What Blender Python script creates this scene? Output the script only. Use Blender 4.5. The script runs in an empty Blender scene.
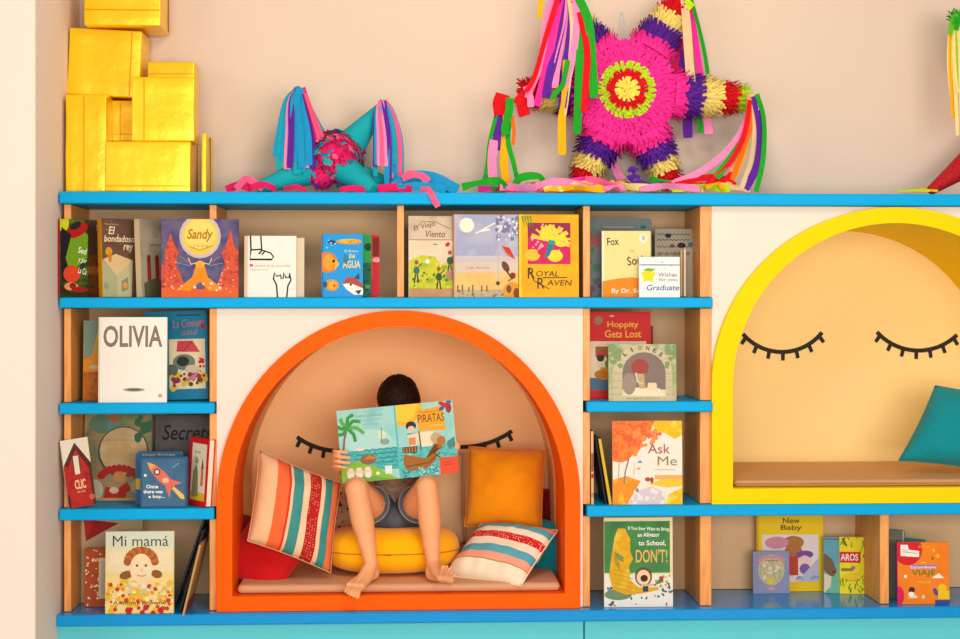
import bpy, bmesh, math, random
from mathutils import Vector, Matrix, noise as mnoise
R = math.radians
PI = math.pi
random.seed(7)
SC = bpy.context.scene
COL = SC.collection

# ------------------------------------------------------------------ camera
F = 1500.0; CX = 480.0; HOR = 300.0; DIST = 5.0; ZC = 1.45
TH = math.atan(70.0 / F)
FWD = Vector((math.sin(TH), math.cos(TH), 0)); RGT = Vector((math.cos(TH), -math.sin(TH), 0))
CAM = Vector((0, -DIST, ZC))
def W(u, v, y=0.0):
    """world point at depth y seen at photo position (u, v)"""
    d = FWD + RGT * ((u - CX) / F) + Vector((0, 0, 1)) * ((HOR - v) / F)
    return CAM + d * ((y + DIST) / d.y)
def X(u, y=0.0): return W(u, HOR, y).x
def Z(v, u=410, y=0.0): return W(u, v, y).z
def S(u=410, y=0.0):
    """metres per pixel"""
    return (W(u, HOR, y) - CAM).dot(FWD) / F

cam = bpy.data.cameras.new('camera'); cam.sensor_width = 36; cam.lens = F / 960 * 36
cam.shift_y = -(319.5 - HOR) / 960
co = bpy.data.objects.new('camera', cam); COL.objects.link(co)
co.location = CAM; co.rotation_euler = (PI / 2, 0, -TH); SC.camera = co

# ------------------------------------------------------------------ materials
def lin(c):
    c = c.lstrip('#'); o = []
    for i in (0, 2, 4):
        x = int(c[i:i + 2], 16) / 255
        o.append(x / 12.92 if x <= .04045 else ((x + .055) / 1.055) ** 2.4)
    return tuple(o) + (1,)
MATS = {}
def nodes(name):
    m = bpy.data.materials.new(name); m.use_nodes = True
    nt = m.node_tree; b = nt.nodes['Principled BSDF']
    return m, nt, b
def M(col, rough=.55, name=None, bump=0, bscale=200, metal=0, var=.06, vscale=30, spec=.25, sheen=0, coat=0):
    """plain colour with a slight procedural mottle and optional bump"""
    key = (col, rough, spec, bump, bscale, metal, var, vscale, sheen, coat)
    if key in MATS: return MATS[key]
    m, nt, b = nodes(name or 'surface_' + col.lstrip('#'))
    L = nt.links.new
    tc = nt.nodes.new('ShaderNodeTexCoord')
    nz = nt.nodes.new('ShaderNodeTexNoise'); nz.inputs['Scale'].default_value = vscale; nz.inputs['Detail'].default_value = 3
    L(tc.outputs['Object'], nz.inputs['Vector'])
    hs = nt.nodes.new('ShaderNodeHueSaturation'); hs.inputs['Color'].default_value = lin(col)
    mr = nt.nodes.new('ShaderNodeMapRange'); mr.inputs['To Min'].default_value = 1 - var; mr.inputs['To Max'].default_value = 1 + var
    L(nz.outputs['Fac'], mr.inputs['Value']); L(mr.outputs['Result'], hs.inputs['Value'])
    L(hs.outputs['Color'], b.inputs['Base Color'])
    b.inputs['Roughness'].default_value = rough; b.inputs['Metallic'].default_value = metal
    b.inputs['Specular IOR Level'].default_value = spec
    if sheen: b.inputs['Sheen Weight'].default_value = sheen
    if coat: b.inputs['Coat Weight'].default_value = coat; b.inputs['Coat Roughness'].default_value = .15
    if bump:
        n2 = nt.nodes.new('ShaderNodeTexNoise'); n2.inputs['Scale'].default_value = bscale; n2.inputs['Detail'].default_value = 4
        L(tc.outputs['Object'], n2.inputs['Vector'])
        bp = nt.nodes.new('ShaderNodeBump'); bp.inputs['Strength'].default_value = bump; bp.inputs['Distance'].default_value = .01
        L(n2.outputs['Fac'], bp.inputs['Height']); L(bp.outputs['Normal'], b.inputs['Normal'])
    MATS[key] = m
    return m
def MIX(cols, scale=30, rough=.5, detail=3, const=False, stretch=(1, 1, 1), distort=0):
    """several printed colours broken up by noise, for busy illustrations"""
    key = ('mix', tuple(cols), scale, rough, detail, const, stretch, distort)
    if key in MATS: return MATS[key]
    m, nt, b = nodes('printed_' + cols[0].lstrip('#')); L = nt.links.new
    tc = nt.nodes.new('ShaderNodeTexCoord'); mp = nt.nodes.new('ShaderNodeMapping'); mp.inputs['Scale'].default_value = stretch
    nz = nt.nodes.new('ShaderNodeTexNoise'); nz.inputs['Scale'].default_value = scale; nz.inputs['Detail'].default_value = detail
    nz.inputs['Distortion'].default_value = distort
    cr = nt.nodes.new('ShaderNodeValToRGB'); el = cr.color_ramp.elements
    if const: cr.color_ramp.interpolation = 'CONSTANT'
    n = len(cols)
    while len(el) < n: el.new(.5)
    for i, c in enumerate(cols):
        el[i].position = .32 + .36 * i / max(1, n - (0 if const else 1)); el[i].color = tuple(x * .9 for x in lin(c)[:3]) + (1,)
    L(tc.outputs['Object'], mp.inputs['Vector']); L(mp.outputs['Vector'], nz.inputs['Vector'])
    L(nz.outputs['Fac'], cr.inputs['Fac']); L(cr.outputs['Color'], b.inputs['Base Color'])
    b.inputs['Roughness'].default_value = rough; b.inputs['Specular IOR Level'].default_value = .12
    MATS[key] = m
    return m
def WOOD(c1, c2, stretch, scale=14, name='pine_wood'):
    m, nt, b = nodes(name); L = nt.links.new
    tc = nt.nodes.new('ShaderNodeTexCoord'); mp = nt.nodes.new('ShaderNodeMapping'); mp.inputs['Scale'].default_value = stretch
    nz = nt.nodes.new('ShaderNodeTexNoise'); nz.inputs['Scale'].default_value = scale; nz.inputs['Detail'].default_value = 5
    nz.inputs['Distortion'].default_value = .6
    cr = nt.nodes.new('ShaderNodeValToRGB'); cr.color_ramp.elements[0].position = .35; cr.color_ramp.elements[1].position = .65
    cr.color_ramp.elements[0].color = lin(c1); cr.color_ramp.elements[1].color = lin(c2)
    L(tc.outputs['Object'], mp.inputs['Vector']); L(mp.outputs['Vector'], nz.inputs['Vector'])
    L(nz.outputs['Fac'], cr.inputs['Fac']); L(cr.outputs['Color'], b.inputs['Base Color'])
    b.inputs['Roughness'].default_value = .45
    return m
def STRIPES(stops, name, axis='X', woven=None, base_bump=.25):
    """woven stripes across the cushion: constant ramp over its UV; woven = (lo, hi, thread colour) adds a zigzag band"""
    m, nt, b = nodes(name); L = nt.links.new
    uv = nt.nodes.new('ShaderNodeUVMap'); uv.uv_map = 'UVMap'
    sp = nt.nodes.new('ShaderNodeSeparateXYZ'); L(uv.outputs['UV'], sp.inputs['Vector'])
    cr = nt.nodes.new('ShaderNodeValToRGB'); cr.color_ramp.interpolation = 'CONSTANT'; el = cr.color_ramp.elements
    while len(el) < len(stops): el.new(.5)
    for e, (p, c) in zip(el, stops): e.position = p; e.color = lin(c)
    L(sp.outputs[axis], cr.inputs['Fac']); out = cr.outputs['Color']
    if woven:
        lo, hi, thr = woven
        mp = nt.nodes.new('ShaderNodeMapping')
        mp.inputs['Scale'].default_value = (1, 1, 1); L(uv.outputs['UV'], mp.inputs['Vector'])
        vo = nt.nodes.new('ShaderNodeTexVoronoi'); vo.inputs['Scale'].default_value = 34; vo.inputs['Randomness'].default_value = .35
        L(mp.outputs['Vector'], vo.inputs['Vector'])
        def math_(op, a, bb):
            n = nt.nodes.new('ShaderNodeMath'); n.operation = op
            for i, s in enumerate((a, bb)):
                if isinstance(s, (int, float)): n.inputs[i].default_value = s
                else: L(s, n.inputs[i])
            return n.outputs[0]
        msk = math_('MULTIPLY', math_('GREATER_THAN', sp.outputs[axis], lo), math_('LESS_THAN', sp.outputs[axis], hi))
        msk = math_('MULTIPLY', msk, math_('LESS_THAN', vo.outputs['Distance'], .26))
        mx = nt.nodes.new('ShaderNodeMix'); mx.data_type = 'RGBA'
        L(msk, mx.inputs['Factor']); L(out, mx.inputs[6]); mx.inputs[7].default_value = lin(thr); out = mx.outputs[2]
    L(out, b.inputs['Base Color']); b.inputs['Roughness'].default_value = .85; b.inputs['Specular IOR Level'].default_value = .2
    wv = nt.nodes.new('ShaderNodeTexNoise'); wv.inputs['Scale'].default_value = 90
    L(uv.outputs['UV'], wv.inputs['Vector'])
    bp = nt.nodes.new('ShaderNodeBump'); bp.inputs['Strength'].default_value = base_bump; bp.inputs['Distance'].default_value = .004
    L(wv.outputs['Fac'], bp.inputs['Height']); L(bp.outputs['Normal'], b.inputs['Normal'])
    return m

BLUE = M('#00a4e0', .45, 'blue_paint', var=.04, vscale=9, spec=.1)
COUNTER = M('#0090d8', .1, 'glossy_blue_laminate', var=.05, vscale=6, spec=.3)
TURQ = M('#5cc8d2', .5, 'turquoise_paint', var=.03, vscale=4, spec=.2)
ORANGE = M('#f65e00', .6, 'orange_paint', var=.03, vscale=6, spec=.1)
YELLOW = M('#f6d000', .6, 'yellow_paint', var=.03, vscale=6, spec=.1)
PEACH = M('#ffcb92', .8, 'peach_orange_panel', var=.02, vscale=4, spec=.1)
PEACHY = M('#ffe09a', .8, 'warm_yellow_panel', var=.02, vscale=4, spec=.1)
CREAM = M('#eddacc', .6, 'cream_panel', var=.02, vscale=4, spec=.2)
WALLM = M('#dcc4b0', .85, 'cream_wall_paint', var=.02, vscale=3, bump=.05, bscale=300, spec=.1)
PIERM = M('#eddbcd', .85, 'cream_pier_paint', var=.02, vscale=3, bump=.05, bscale=300, spec=.1)
BACKM = M('#d8b085', .7, 'tan_back_board', var=.05, vscale=5, spec=.1)
PINE = WOOD('#e08a3c', '#eda254', (6, 6, .5))
INK = M('#2b2018', .6, 'black_paint', var=.05)
PAGES = M('#efe2c8', .8, 'page_paper', var=.05, vscale=200)

# ------------------------------------------------------------------ object helpers
def empty(name, loc, label=None, cat=None, group=None, kind=None, rot=None):
    o = bpy.data.objects.new(name, None); COL.objects.link(o); o.empty_display_size = .05
    o.location = loc
    if rot is not None: o.rotation_euler = rot
    tag(o, label, cat, group, kind); return o
def tag(o, label=None, cat=None, group=None, kind=None):
    if label: o['label'] = label
    if cat: o['category'] = cat
    if group: o['group'] = group
    if kind: o['kind'] = kind
    return o
def link(name, me, mats, parent=None, loc=None, smooth=False):
    o = bpy.data.objects.new(name, me); COL.objects.link(o)
    if not isinstance(mats, (list, tuple)): mats = [mats]
    if not len(me.materials):
        for m in mats: me.materials.append(m)
    if smooth:
        for p in me.polygons: p.use_smooth = True
    if parent: o.parent = parent
    if loc is not None: o.location = loc
    return o
def bm_obj(name, bm, mats, parent=None, loc=None, smooth=False, recalc=True):
    if recalc: bmesh.ops.recalc_face_normals(bm, faces=bm.faces)
    me = bpy.data.meshes.new(name); bm.to_mesh(me); bm.free()
    return link(name, me, mats, parent, loc, smooth)
def add_box(bm, a, b, mi=0, mat=None):
    a = Vector(a); b = Vector(b)
    vs = [bm.verts.new((x, y, z)) for x in (a.x, b.x) for y in (a.y, b.y) for z in (a.z, b.z)]
    if mat is not None:
        for v in vs: v.co = mat @ v.co
    for f in ((0, 1, 3, 2), (4, 6, 7, 5), (0, 4, 5, 1), (2, 3, 7, 6), (0, 2, 6, 4), (1, 5, 7, 3)):
        bm.faces.new([vs[i] for i in f]).material_index = mi
    return vs
def box(name, a, b, mats, parent=None, bev=.002, seg=2):
    """box between world corners a and b, its origin at its base centre"""
    a = Vector(a); b = Vector(b)
    c = Vector(((a.x + b.x) / 2, (a.y + b.y) / 2, min(a.z, b.z)))
    bm = bmesh.new(); add_box(bm, a - c, b - c)
    if bev:
        bmesh.ops.bevel(bm, geom=bm.edges[:], offset=bev, segments=seg, affect='EDGES', profile=.5)
    pl = parent.location if parent else Vector((0, 0, 0))
    return bm_obj(name, bm, mats, parent, c - pl)
def catmull(pts, n):
    pts = [Vector(p) for p in pts]
    if len(pts) == 2: return [pts[0].lerp(pts[1], i / n) for i in range(n + 1)]
    P = [2 * pts[0] - pts[1]] + pts + [2 * pts[-1] - pts[-2]]; out = []
    segs = len(pts) - 1
    for i in range(n + 1):
        t = i / n * segs; k = min(int(t), segs - 1); t -= k
        a, b, c, d = P[k:k + 4]
        out.append(.5 * ((2 * b) + (c - a) * t + (2 * a - 5 * b + 4 * c - d) * t * t + (3 * b - a - 3 * c + d) * t ** 3))
    return out
def add_tube(bm, pts, rad, sides=10, mi=0, caps=True, flat=1.0):
    """tapered closed tube along points; rad a number or a list"""
    pts = [Vector(p) for p in pts]; n = len(pts)
    if not isinstance(rad, (list, tuple)): rad = [rad] * n
    rings = []; prev = None
    for i, p in enumerate(pts):
        t = (pts[min(i + 1, n - 1)] - pts[max(i - 1, 0)]).normalized()
        if prev is None:
            a = t.cross(Vector((0, 1, 0)));
            if a.length < .1: a = t.cross(Vector((1, 0, 0)))
            a.normalize()
        else: a = (prev - t * prev.dot(t)).normalized()
        prev = a; b = t.cross(a)
        rings.append([bm.verts.new(p + (a * math.cos(2 * PI * k / sides) + b * flat * math.sin(2 * PI * k / sides)) * rad[i]) for k in range(sides)])
    for r0, r1 in zip(rings, rings[1:]):
        for k in range(sides):
            f = bm.faces.new((r0[k], r0[(k + 1) % sides], r1[(k + 1) % sides], r1[k])); f.material_index = mi
    if caps:
        bm.faces.new(rings[0][::-1]).material_index = mi; bm.faces.new(rings[-1]).material_index = mi
def add_ell(bm, c, r, rot=None, mi=0, u=16, v=10):
    m = Matrix.Translation(Vector(c)) @ (rot.to_4x4() if rot else Matrix()) @ Matrix.Diagonal(Vector((r[0], r[1], r[2], 1)))
    res = bmesh.ops.create_uvsphere(bm, u_segments=u, v_segments=v, radius=1, matrix=m)
    for vv in res['verts']:
        for f in vv.link_faces: f.material_index = mi
def capsule(bm, p0, p1, r0, r1, sides=14):
    p0 = Vector(p0); p1 = Vector(p1)
    add_tube(bm, [p0, p1], [r0, r1], sides); add_ell(bm, p0, (r0,) * 3); add_ell(bm, p1, (r1,) * 3)
def remeshed(name, bm, voxel, smooth_n, mats, parent=None, loc=None, off=None):
    """one continuous skin around overlapping closed volumes"""
    bmesh.ops.recalc_face_normals(bm, faces=bm.faces)
    me = bpy.data.meshes.new('tmp'); bm.to_mesh(me); bm.free()
    o = bpy.data.objects.new('tmp', me); COL.objects.link(o)
    r = o.modifiers.new('r', 'REMESH'); r.mode = 'VOXEL'; r.voxel_size = voxel
    if smooth_n:
        s = o.modifiers.new('s', 'SMOOTH'); s.factor = .5; s.iterations = smooth_n
    bpy.context.view_layer.update()
    dg = bpy.context.evaluated_depsgraph_get()
    nm = bpy.data.meshes.new_from_object(o.evaluated_get(dg)); nm.name = name
    bpy.data.objects.remove(o); bpy.data.meshes.remove(me)
    nm.materials.clear()
    if off is not None:
        for v in nm.vertices: v.co -= off
    return link(name, nm, mats, parent, loc, True)

# ------------------------------------------------------------------ room
xw = X(59.5, 0)                                     # right face of the pier, left end of the shelving
ybk = .30                                           # the wall above the shelving
z_top1, z_top0 = Z(192.4, 410, -.03), Z(204.4, 410, -.03)
bm = bmesh.new()
add_box(bm, (xw - .3, ybk, z_top1 - .02), (3.2, ybk + .9, 3.3))
add_box(bm, (xw - .3, .62, 0), (3.2, ybk + .9, z_top1 - .02))
tag(bm_obj('wall_back', bm, WALLM), kind='structure')
yp = -.32
tag(box('wall_left', (-4.0, yp, 0), (xw, ybk + .9, 3.3), PIERM, bev=.006), kind='structure')
tag(box('floor', (-4.0, -7, -.05), (3.2, ybk + .9, 0), M('#d9c3a4', .5, 'pale_floor', var=.05, vscale=3), bev=0), kind='structure')

# ------------------------------------------------------------------ shelving
yf = -.03                                           # front edge of the blue boards
xl = X(59, yf); xr = 2.15
B2 = (Z(308, 410, yf), Z(297.5, 410, yf)); B3 = (Z(413, 410, yf), Z(402.3, 410, yf))
B4 = (Z(518.3, 410, yf), Z(507, 410, yf)); CT = (Z(623.5, 410, yf - .02), Z(612, 410, yf - .02))
ybp = .285                                          # face of the cubby back boards
def P(u): return X(u, 0)
BK = 'pine bookcases with blue boards'
b_left = empty('bookcase', (P(140), .12, CT[1]), 'narrow pine bookcase column at the left of the orange nook, three cubbies high', 'bookcase', BK)
b_mid = empty('bookcase', (P(647), .12, B4[1]), 'narrow two-cubby pine bookcase between the orange and yellow nooks', 'bookcase', BK)
b_top = empty('bookcase', (P(385), .12, B2[0]), 'long pine bookcase row of four cubbies above the orange nook', 'bookcase', BK)
b_low = empty('bookcase', (P(800), .12, CT[1]), 'low pine bookcase row along the counter, under the yellow nook', 'bookcase', BK)
tb = box('top_board', (xl, yf, z_top0), (xr, ybk - .002, z_top1), BLUE, None, .005, 3)
tag(tb, 'long blue top board carrying the gold boxes and pinatas', 'shelf')
x_left_end = X(214, yf); x_mid0 = X(587, yf); x_mid1 = X(713, yf)
box('shelf_board', (xl, yf, B2[0]), (x_mid1, ybp, B2[1]), BLUE, b_top, .005, 3)
for z0, z1 in (B3, B4):
    box('shelf_board', (xl, yf, z0), (x_left_end, ybp, z1), BLUE, b_left, .005, 3)
box('shelf_board', (x_mid0, yf, B3[0]), (x_mid1, ybp, B3[1]), BLUE, b_mid, .005, 3)
box('shelf_board', (x_mid0, yf, B4[0]), (xr, ybp, B4[1]), BLUE, b_low, .005, 3)
g = .0015
def up(u0, u1, z0, z1, par):
    box('upright', (P(u0), 0, z0 + g), (P(u1), ybp, z1 - g), PINE, par, .0015, 1)
lev = [(CT[1], B4[0]), (B4[1], B3[0]), (B3[1], B2[0])]
for z0, z1 in lev:
    up(64, 71, z0, z1, b_left); up(209.5, 216.5, z0, z1, b_left); q_ = b_low if z1 == B4[0] else b_mid; up(583, 590, z0, z1, q_); up(700, 711.5, z0, z1, q_)
for u0, u1 in ((64, 71), (209.5, 216.5), (397, 404), (583, 590), (700, 711.5)): up(u0, u1, B2[1], z_top0, b_top)
up(880, 889, CT[1], B4[0], b_low)
# back boards of the open cubbies
def back(u0, u1, z0, z1, par): box('back_board', (P(u0), ybp, z0 + g), (P(u1), ybp + .012, z1 - g), BACKM, par, 0)
back(60, 213, CT[1], B2[0], b_left); back(587, 711, B4[1], B2[0], b_mid); back(587, 711, CT[1], B4[0], b_low); back(60, 711, B2[0], z_top0, b_top)
box('back_board', (P(711.3), ybp, CT[1] + g), (xr, ybp + .012, B4[0] - g), BACKM, b_low, 0)

ct = box('counter_top', (X(55.5, yf - .02), yf - .02, CT[0]), (xr, .61, CT[1]), COUNTER, None, .005, 3)
tag(ct, 'long glossy blue counter top under the bookshelves and orange nook', 'counter')
xs = X(584.5, yf)
for i, (a, b, lb) in enumerate(((X(58, 0), xs - .002, 'turquoise base cabinet front under the counter on the left, below the orange nook'),
                                (xs + .002, xr, 'turquoise base cabinet front under the counter on the right, below the yellow nook'))):
    o = box('base_cabinet', (a, -.02, .0), (b, .6, CT[0] - .001), TURQ, None, .003)
    tag(o, lb, 'cabinet', 'turquoise base cabinets')

# ------------------------------------------------------------------ arched nooks
def d_prof(cx, zc, ab, zb, n=48):
    r, b = ab
    pts = [(cx - r, zb), (cx - r, zb + (zc - zb) * .5)]
    for i in range(n + 1):
        a = PI - PI * i / n; pts.append((cx + r * math.cos(a), zc + b * math.sin(a)))
    pts += [(cx + r, zb + (zc - zb) * .5), (cx + r, zb)]
    return pts
def d_ring(bm, o, i, y0, y1, loc):
    n = len(o)
    def ring(p, y): return [bm.verts.new((x - loc.x, y - loc.y, z - loc.z)) for x, z in p]
    of, if_, ob, ib = ring(o, y0), ring(i, y0), ring(o, y1), ring(i, y1)
    for k in range(n):
        j = (k + 1) % n
        bm.faces.new((of[k], of[j], if_[j], if_[k])); bm.faces.new((ob[j], ob[k], ib[k], ib[j]))
        bm.faces.new((of[j], of[k], ob[k], ob[j])); bm.faces.new((if_[k], if_[j], ib[j], ib[k]))
YN = .60
def grow(ab, d): return (ab[0] + d, ab[1] + d)
def nook(cx, zc, ro, ri, zbo, zbi, paint, label, lashes, lining, sleeve=None):
    loc = Vector((cx, .2, zbo))
    t = empty('reading_nook', loc, label, 'nook', 'arched reading nooks')
    bm = bmesh.new()
    d_ring(bm, d_prof(cx, zc, ro, zbo), d_prof(cx, zc, ri, zbi), -.022, .0, loc)
    d_ring(bm, d_prof(cx, zc, grow(ri, .017), zbi - .017), d_prof(cx, zc, ri, zbi), .0, .30, loc)
    bmesh.ops.remove_doubles(bm, verts=bm.verts, dist=.00001)
    bm_obj('arch_rim', bm, paint, t)
    bm = bmesh.new()
    d_ring(bm, d_prof(cx, zc, grow(ri, .017), zbi - .017), d_prof(cx, zc, grow(ri, .0005), zbi), .30, YN, loc)
    bm_obj('alcove_lining', bm, sleeve or lining, t)
    bm = bmesh.new()
    pr = d_prof(cx, zc, grow(ri, .017), zbi - .017)
    a = [bm.verts.new((x - loc.x, YN - loc.y, z - loc.z)) for x, z in pr]; b = [bm.verts.new((x - loc.x, YN + .015 - loc.y, z - loc.z)) for x, z in pr]
    bm.faces.new(a); bm.faces.new(b[::-1])
    for k in range(len(pr)): bm.faces.new((a[k], b[k], b[(k + 1) % len(pr)], a[(k + 1) % len(pr)]))
    bm_obj('alcove_back', bm, lining, t)
    for p3, lens in lashes:
        bm = bmesh.new(); yb = YN - .002
        A, Bm, C = [W(u, v, yb) for u, v in p3]
        # circle through three points in the back plane
        ax, az, bx, bz, c_x, cz = A.x, A.z, Bm.x, Bm.z, C.x, C.z
        d = 2 * (ax * (bz - cz) + bx * (cz - az) + c_x * (az - bz))
        ux = ((ax**2 + az**2) * (bz - cz) + (bx**2 + bz**2) * (cz - az) + (c_x**2 + cz**2) * (az - bz)) / d
        uz = ((ax**2 + az**2) * (c_x - bx) + (bx**2 + bz**2) * (ax - c_x) + (c_x**2 + cz**2) * (bx - ax)) / d
        rr = math.hypot(ax - ux, az - uz)
        a0 = math.atan2(az - uz, ax - ux); a1 = math.atan2(cz - uz, c_x - ux)
        if a1 < a0: a1 += 2 * PI
        if a0 > 0: a0 -= 2 * PI; a1 -= 2 * PI
        pt = lambda a, r: Vector((ux + r * math.cos(a), yb, uz + r * math.sin(a))) - loc
        add_tube(bm, [pt(a0 + (a1 - a0) * i / 24, rr) for i in range(25)], .0078, 8, flat=.35)
        for i in range(lens):
            f = i / (lens - 1); a = a0 + (a1 - a0) * (.05 + .9 * f)
            d1 = pt(a, rr) + Vector((math.cos(a) * .025, 0, math.sin(a) * .025 - .007))
            add_tube(bm, [pt(a, rr), d1], [.0075, .0068], 8, flat=.35)
        bm_obj('painted_eyelash', bm, INK, t)
    return t
zco = Z(501.5, 399, -.022)
def ell(cx, zc, u_edge, v_top): return (abs(X(u_edge, -.022) - cx), Z(v_top, 400, -.022) - zc)
cxo = X(399.5, -.022); roo = ell(cxo, zco, 216.5, 310.5); rio = ell(cxo, zco, 232.3, 326.5)
nook_o = nook(cxo, zco, roo, rio, CT[1] + .001, Z(595, 400, -.022), ORANGE,
     'orange arched reading nook with bench where the boy sits', [(((297, 437), (337, 451), (378, 440)), 7), (((428, 440), (471, 446.5), (512, 431)), 7)], PEACH)
cxy = X(896.5, -.022); zcy = Z(386, 896, -.022)
roy = (cxy - X(711.8, -.022), Z(207.3, 896, -.022) - zcy); riy = (cxy - X(733, -.022), Z(223, 896, -.022) - zcy)
nook_y = nook(cxy, zcy, roy, riy, B4[1] + .001, Z(488, 850, -.022), YELLOW,
     'yellow arched reading nook with two closed eyes and one teal cushion', [(((743, 334), (782.5, 352), (822, 332.5)), 7), (((877, 332), (916, 350.5), (957, 335)), 7)], PEACHY, YELLOW)
# cream face panels with the arch cut out
def face_panel(x0, x1, zt, zb, cx, zc, r, label):
    bm = bmesh.new(); n = 48
    def quad(p):
        a = [bm.verts.new((x, .001, z)) for x, z in p]; b = [bm.verts.new((x, .019, z)) for x, z in p]
        bm.faces.new(a); bm.faces.new(b[::-1])
        for k in range(4): bm.faces.new((a[k], b[k], b[(k + 1) % 4], a[(k + 1) % 4]))
    r, b_ = r[0] - .012, r[1] - .012
    pts = [(cx + r * math.cos(PI - PI * i / n), zc + b_ * math.sin(PI - PI * i / n)) for i in range(n + 1)]
    pts = [p for p in pts if p[0] < x1]
    for a, b in zip(pts, pts[1:]): quad([a, b, (b[0], zt), (a[0], zt)])
    if x0 < cx - r: quad([(x0, zb), (cx - r, zb), (cx - r, zt), (x0, zt)])
    if x1 > cx + r: quad([(cx + r, zb), (x1, zb), (x1, zt), (cx + r, zt)])
    bmesh.ops.remove_doubles(bm, verts=bm.verts, dist=.00002)
    base = Vector((cx, .001, zb))
    for v in bm.verts: v.co -= base
    tag(bm_obj('face_panel', bm, CREAM, None, base), label, 'panel', 'cream face panels around the nooks')
face_panel(P(216.6), P(582.9), B2[0] - g, CT[1] + g, cxo, zco, roo, 'cream face panel around the orange arch')
face_panel(P(711.6), xr, z_top0 - g, B4[1] + g, cxy, zcy, roy, 'cream face panel around the yellow arch')

# bench cushions
zbo = Z(595, 400, -.022); zby = Z(488, 850, -.022)
def seat_pad(cx, ri, zb, h, col, label):
    o = box('bench_cushion', (cx - ri[0] + .012, .012, zb + .001), (cx + ri[0] - .012, YN - .01, zb + h), M(col, .5, 'padded_leatherette', bump=.12, bscale=14, var=.06, vscale=8), None, .014, 4)
    for p in o.data.polygons: p.use_smooth = True
    tag(o, label, 'cushion', 'bench cushions')
zso = Z(583.5, 400, .02); zsy = Z(479.5, 850, .02)
seat_pad(cxo, rio, zbo, zso - zbo, '#cf9a72', 'long flat taupe bench cushion on the floor of the orange nook')
seat_pad(cxy, riy, zby, zsy - zby, '#cf9c6c', 'long flat tan bench cushion on the floor of the yellow nook')
# ------------------------------------------------------------------ books
_T = {}
def text_polys(s, bold=0.0, shear=0.0):
    if 'M' in s: bold = 0.0
    k = (s, bold, shear)
    if k in _T: return _T[k]
    cu = bpy.data.curves.new('t', 'FONT'); cu.body = s; cu.size = 1; cu.offset = bold; cu.shear = shear; cu.resolution_u = 3
    o = bpy.data.objects.new('t', cu); COL.objects.link(o); bpy.context.view_layer.update()
    me = bpy.data.meshes.new_from_object(o.evaluated_get(bpy.context.evaluated_depsgraph_get()))
    bpy.data.objects.remove(o); bpy.data.curves.remove(cu)
    vs = [v.co.to_2d() for v in me.vertices]
    x0 = min(v.x for v in vs); x1 = max(v.x for v in vs); y0 = min(v.y for v in vs); y1 = max(v.y for v in vs)
    polys = [[((vs[i].x - x0), (vs[i].y - y0)) for i in p.vertices] for p in me.polygons]
    bpy.data.meshes.remove(me)
    _T[k] = (polys, x1 - x0, y1 - y0); return _T[k]
def clip(pts, w, h):
    for ax, lim, sg in ((0, 0, 1), (0, w, -1), (1, 0, 1), (1, h, -1)):
        out = []
        for i in range(len(pts)):
            a, b = pts[i - 1], pts[i]
            da, db = sg * (a[ax] - lim), sg * (b[ax] - lim)
            if (da >= 0) != (db >= 0):
                t = da / (da - db); out.append((a[0] + (b[0] - a[0]) * t, a[1] + (b[1] - a[1]) * t))
            if db >= 0: out.append(b)
        pts = out
        if len(pts) < 3: return []
    return pts
class Art:
    """flat printing laid on a cover; coordinates 0..1 across and 0..1 up"""
    def __init__(s, w, h): s.w, s.h, s.items, s.n = w, h, [], 0
    def poly(s, pts, m, new=True, raw=False):
        if new: s.n += 1
        p = pts if raw else [(x * s.w, y * s.h) for x, y in pts]
        p = clip(p, s.w, s.h)
        if p: s.items.append((p, s.n, m))
    def rect(s, x0, y0, x1, y1, m): s.poly([(x0, y0), (x1, y0), (x1, y1), (x0, y1)], m)
    def ell(s, cx, cy, rx, ry, m, n=20, rot=0, new=True):
        """radii as fractions of the width"""
        c, sn = math.cos(rot), math.sin(rot); rx *= s.w; ry *= s.w
        s.poly([(cx * s.w + rx * math.cos(t) * c - ry * math.sin(t) * sn, cy * s.h + rx * math.cos(t) * sn + ry * math.sin(t) * c)
                for t in (2 * PI * i / n for i in range(n))], m, new, True)
    def dots(s, n, box_, r, m, seed=1, asp=1):
        rd = random.Random(seed); s.n += 1
        for i in range(n):
            q = r * rd.uniform(.6, 1.3)
            s.ell(rd.uniform(box_[0], box_[2]), rd.uniform(box_[1], box_[3]), q, q * asp, m, 8, rd.uniform(0, PI), new=False)
            s.n += .05
        s.n = math.ceil(s.n)
    def line(s, pts, wd, m, new=True):
        if new: s.n += 1
        P = [Vector((x * s.w, y * s.h)) for x, y in pts]; wd *= s.w / 2
        L, Rr = [], []
        for i, p in enumerate(P):
            t = P[min(i + 1, len(P) - 1)] - P[max(i - 1, 0)]; t.normalize(); nn = Vector((-t.y, t.x)) * wd
            L.append(p + nn); Rr.append(p - nn)
        for i in range(len(P) - 1):
            s.poly([tuple(L[i]), tuple(L[i + 1]), tuple(Rr[i + 1]), tuple(Rr[i])], m, False, True)
    def text(s, t, cx, cy, w, h, m, bold=.0, rot=0, shear=0):
        """fit into w x h (fractions), centred"""
        polys, tw, th = text_polys(t, bold, shear); s.n += 1
        sx = w * s.w / tw; sy = h * s.h / th; c, sn = math.cos(rot), math.sin(rot)
        for p in polys:
            q = []
            for x, y in p:
                a, b = (x - tw / 2) * sx, (y - th / 2) * sy
                q.append((cx * s.w + a * c - b * sn, cy * s.h + a * sn + b * c))
            s.poly(q, m, False, True)
BG = 'printed books standing on the shelves'
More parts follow.
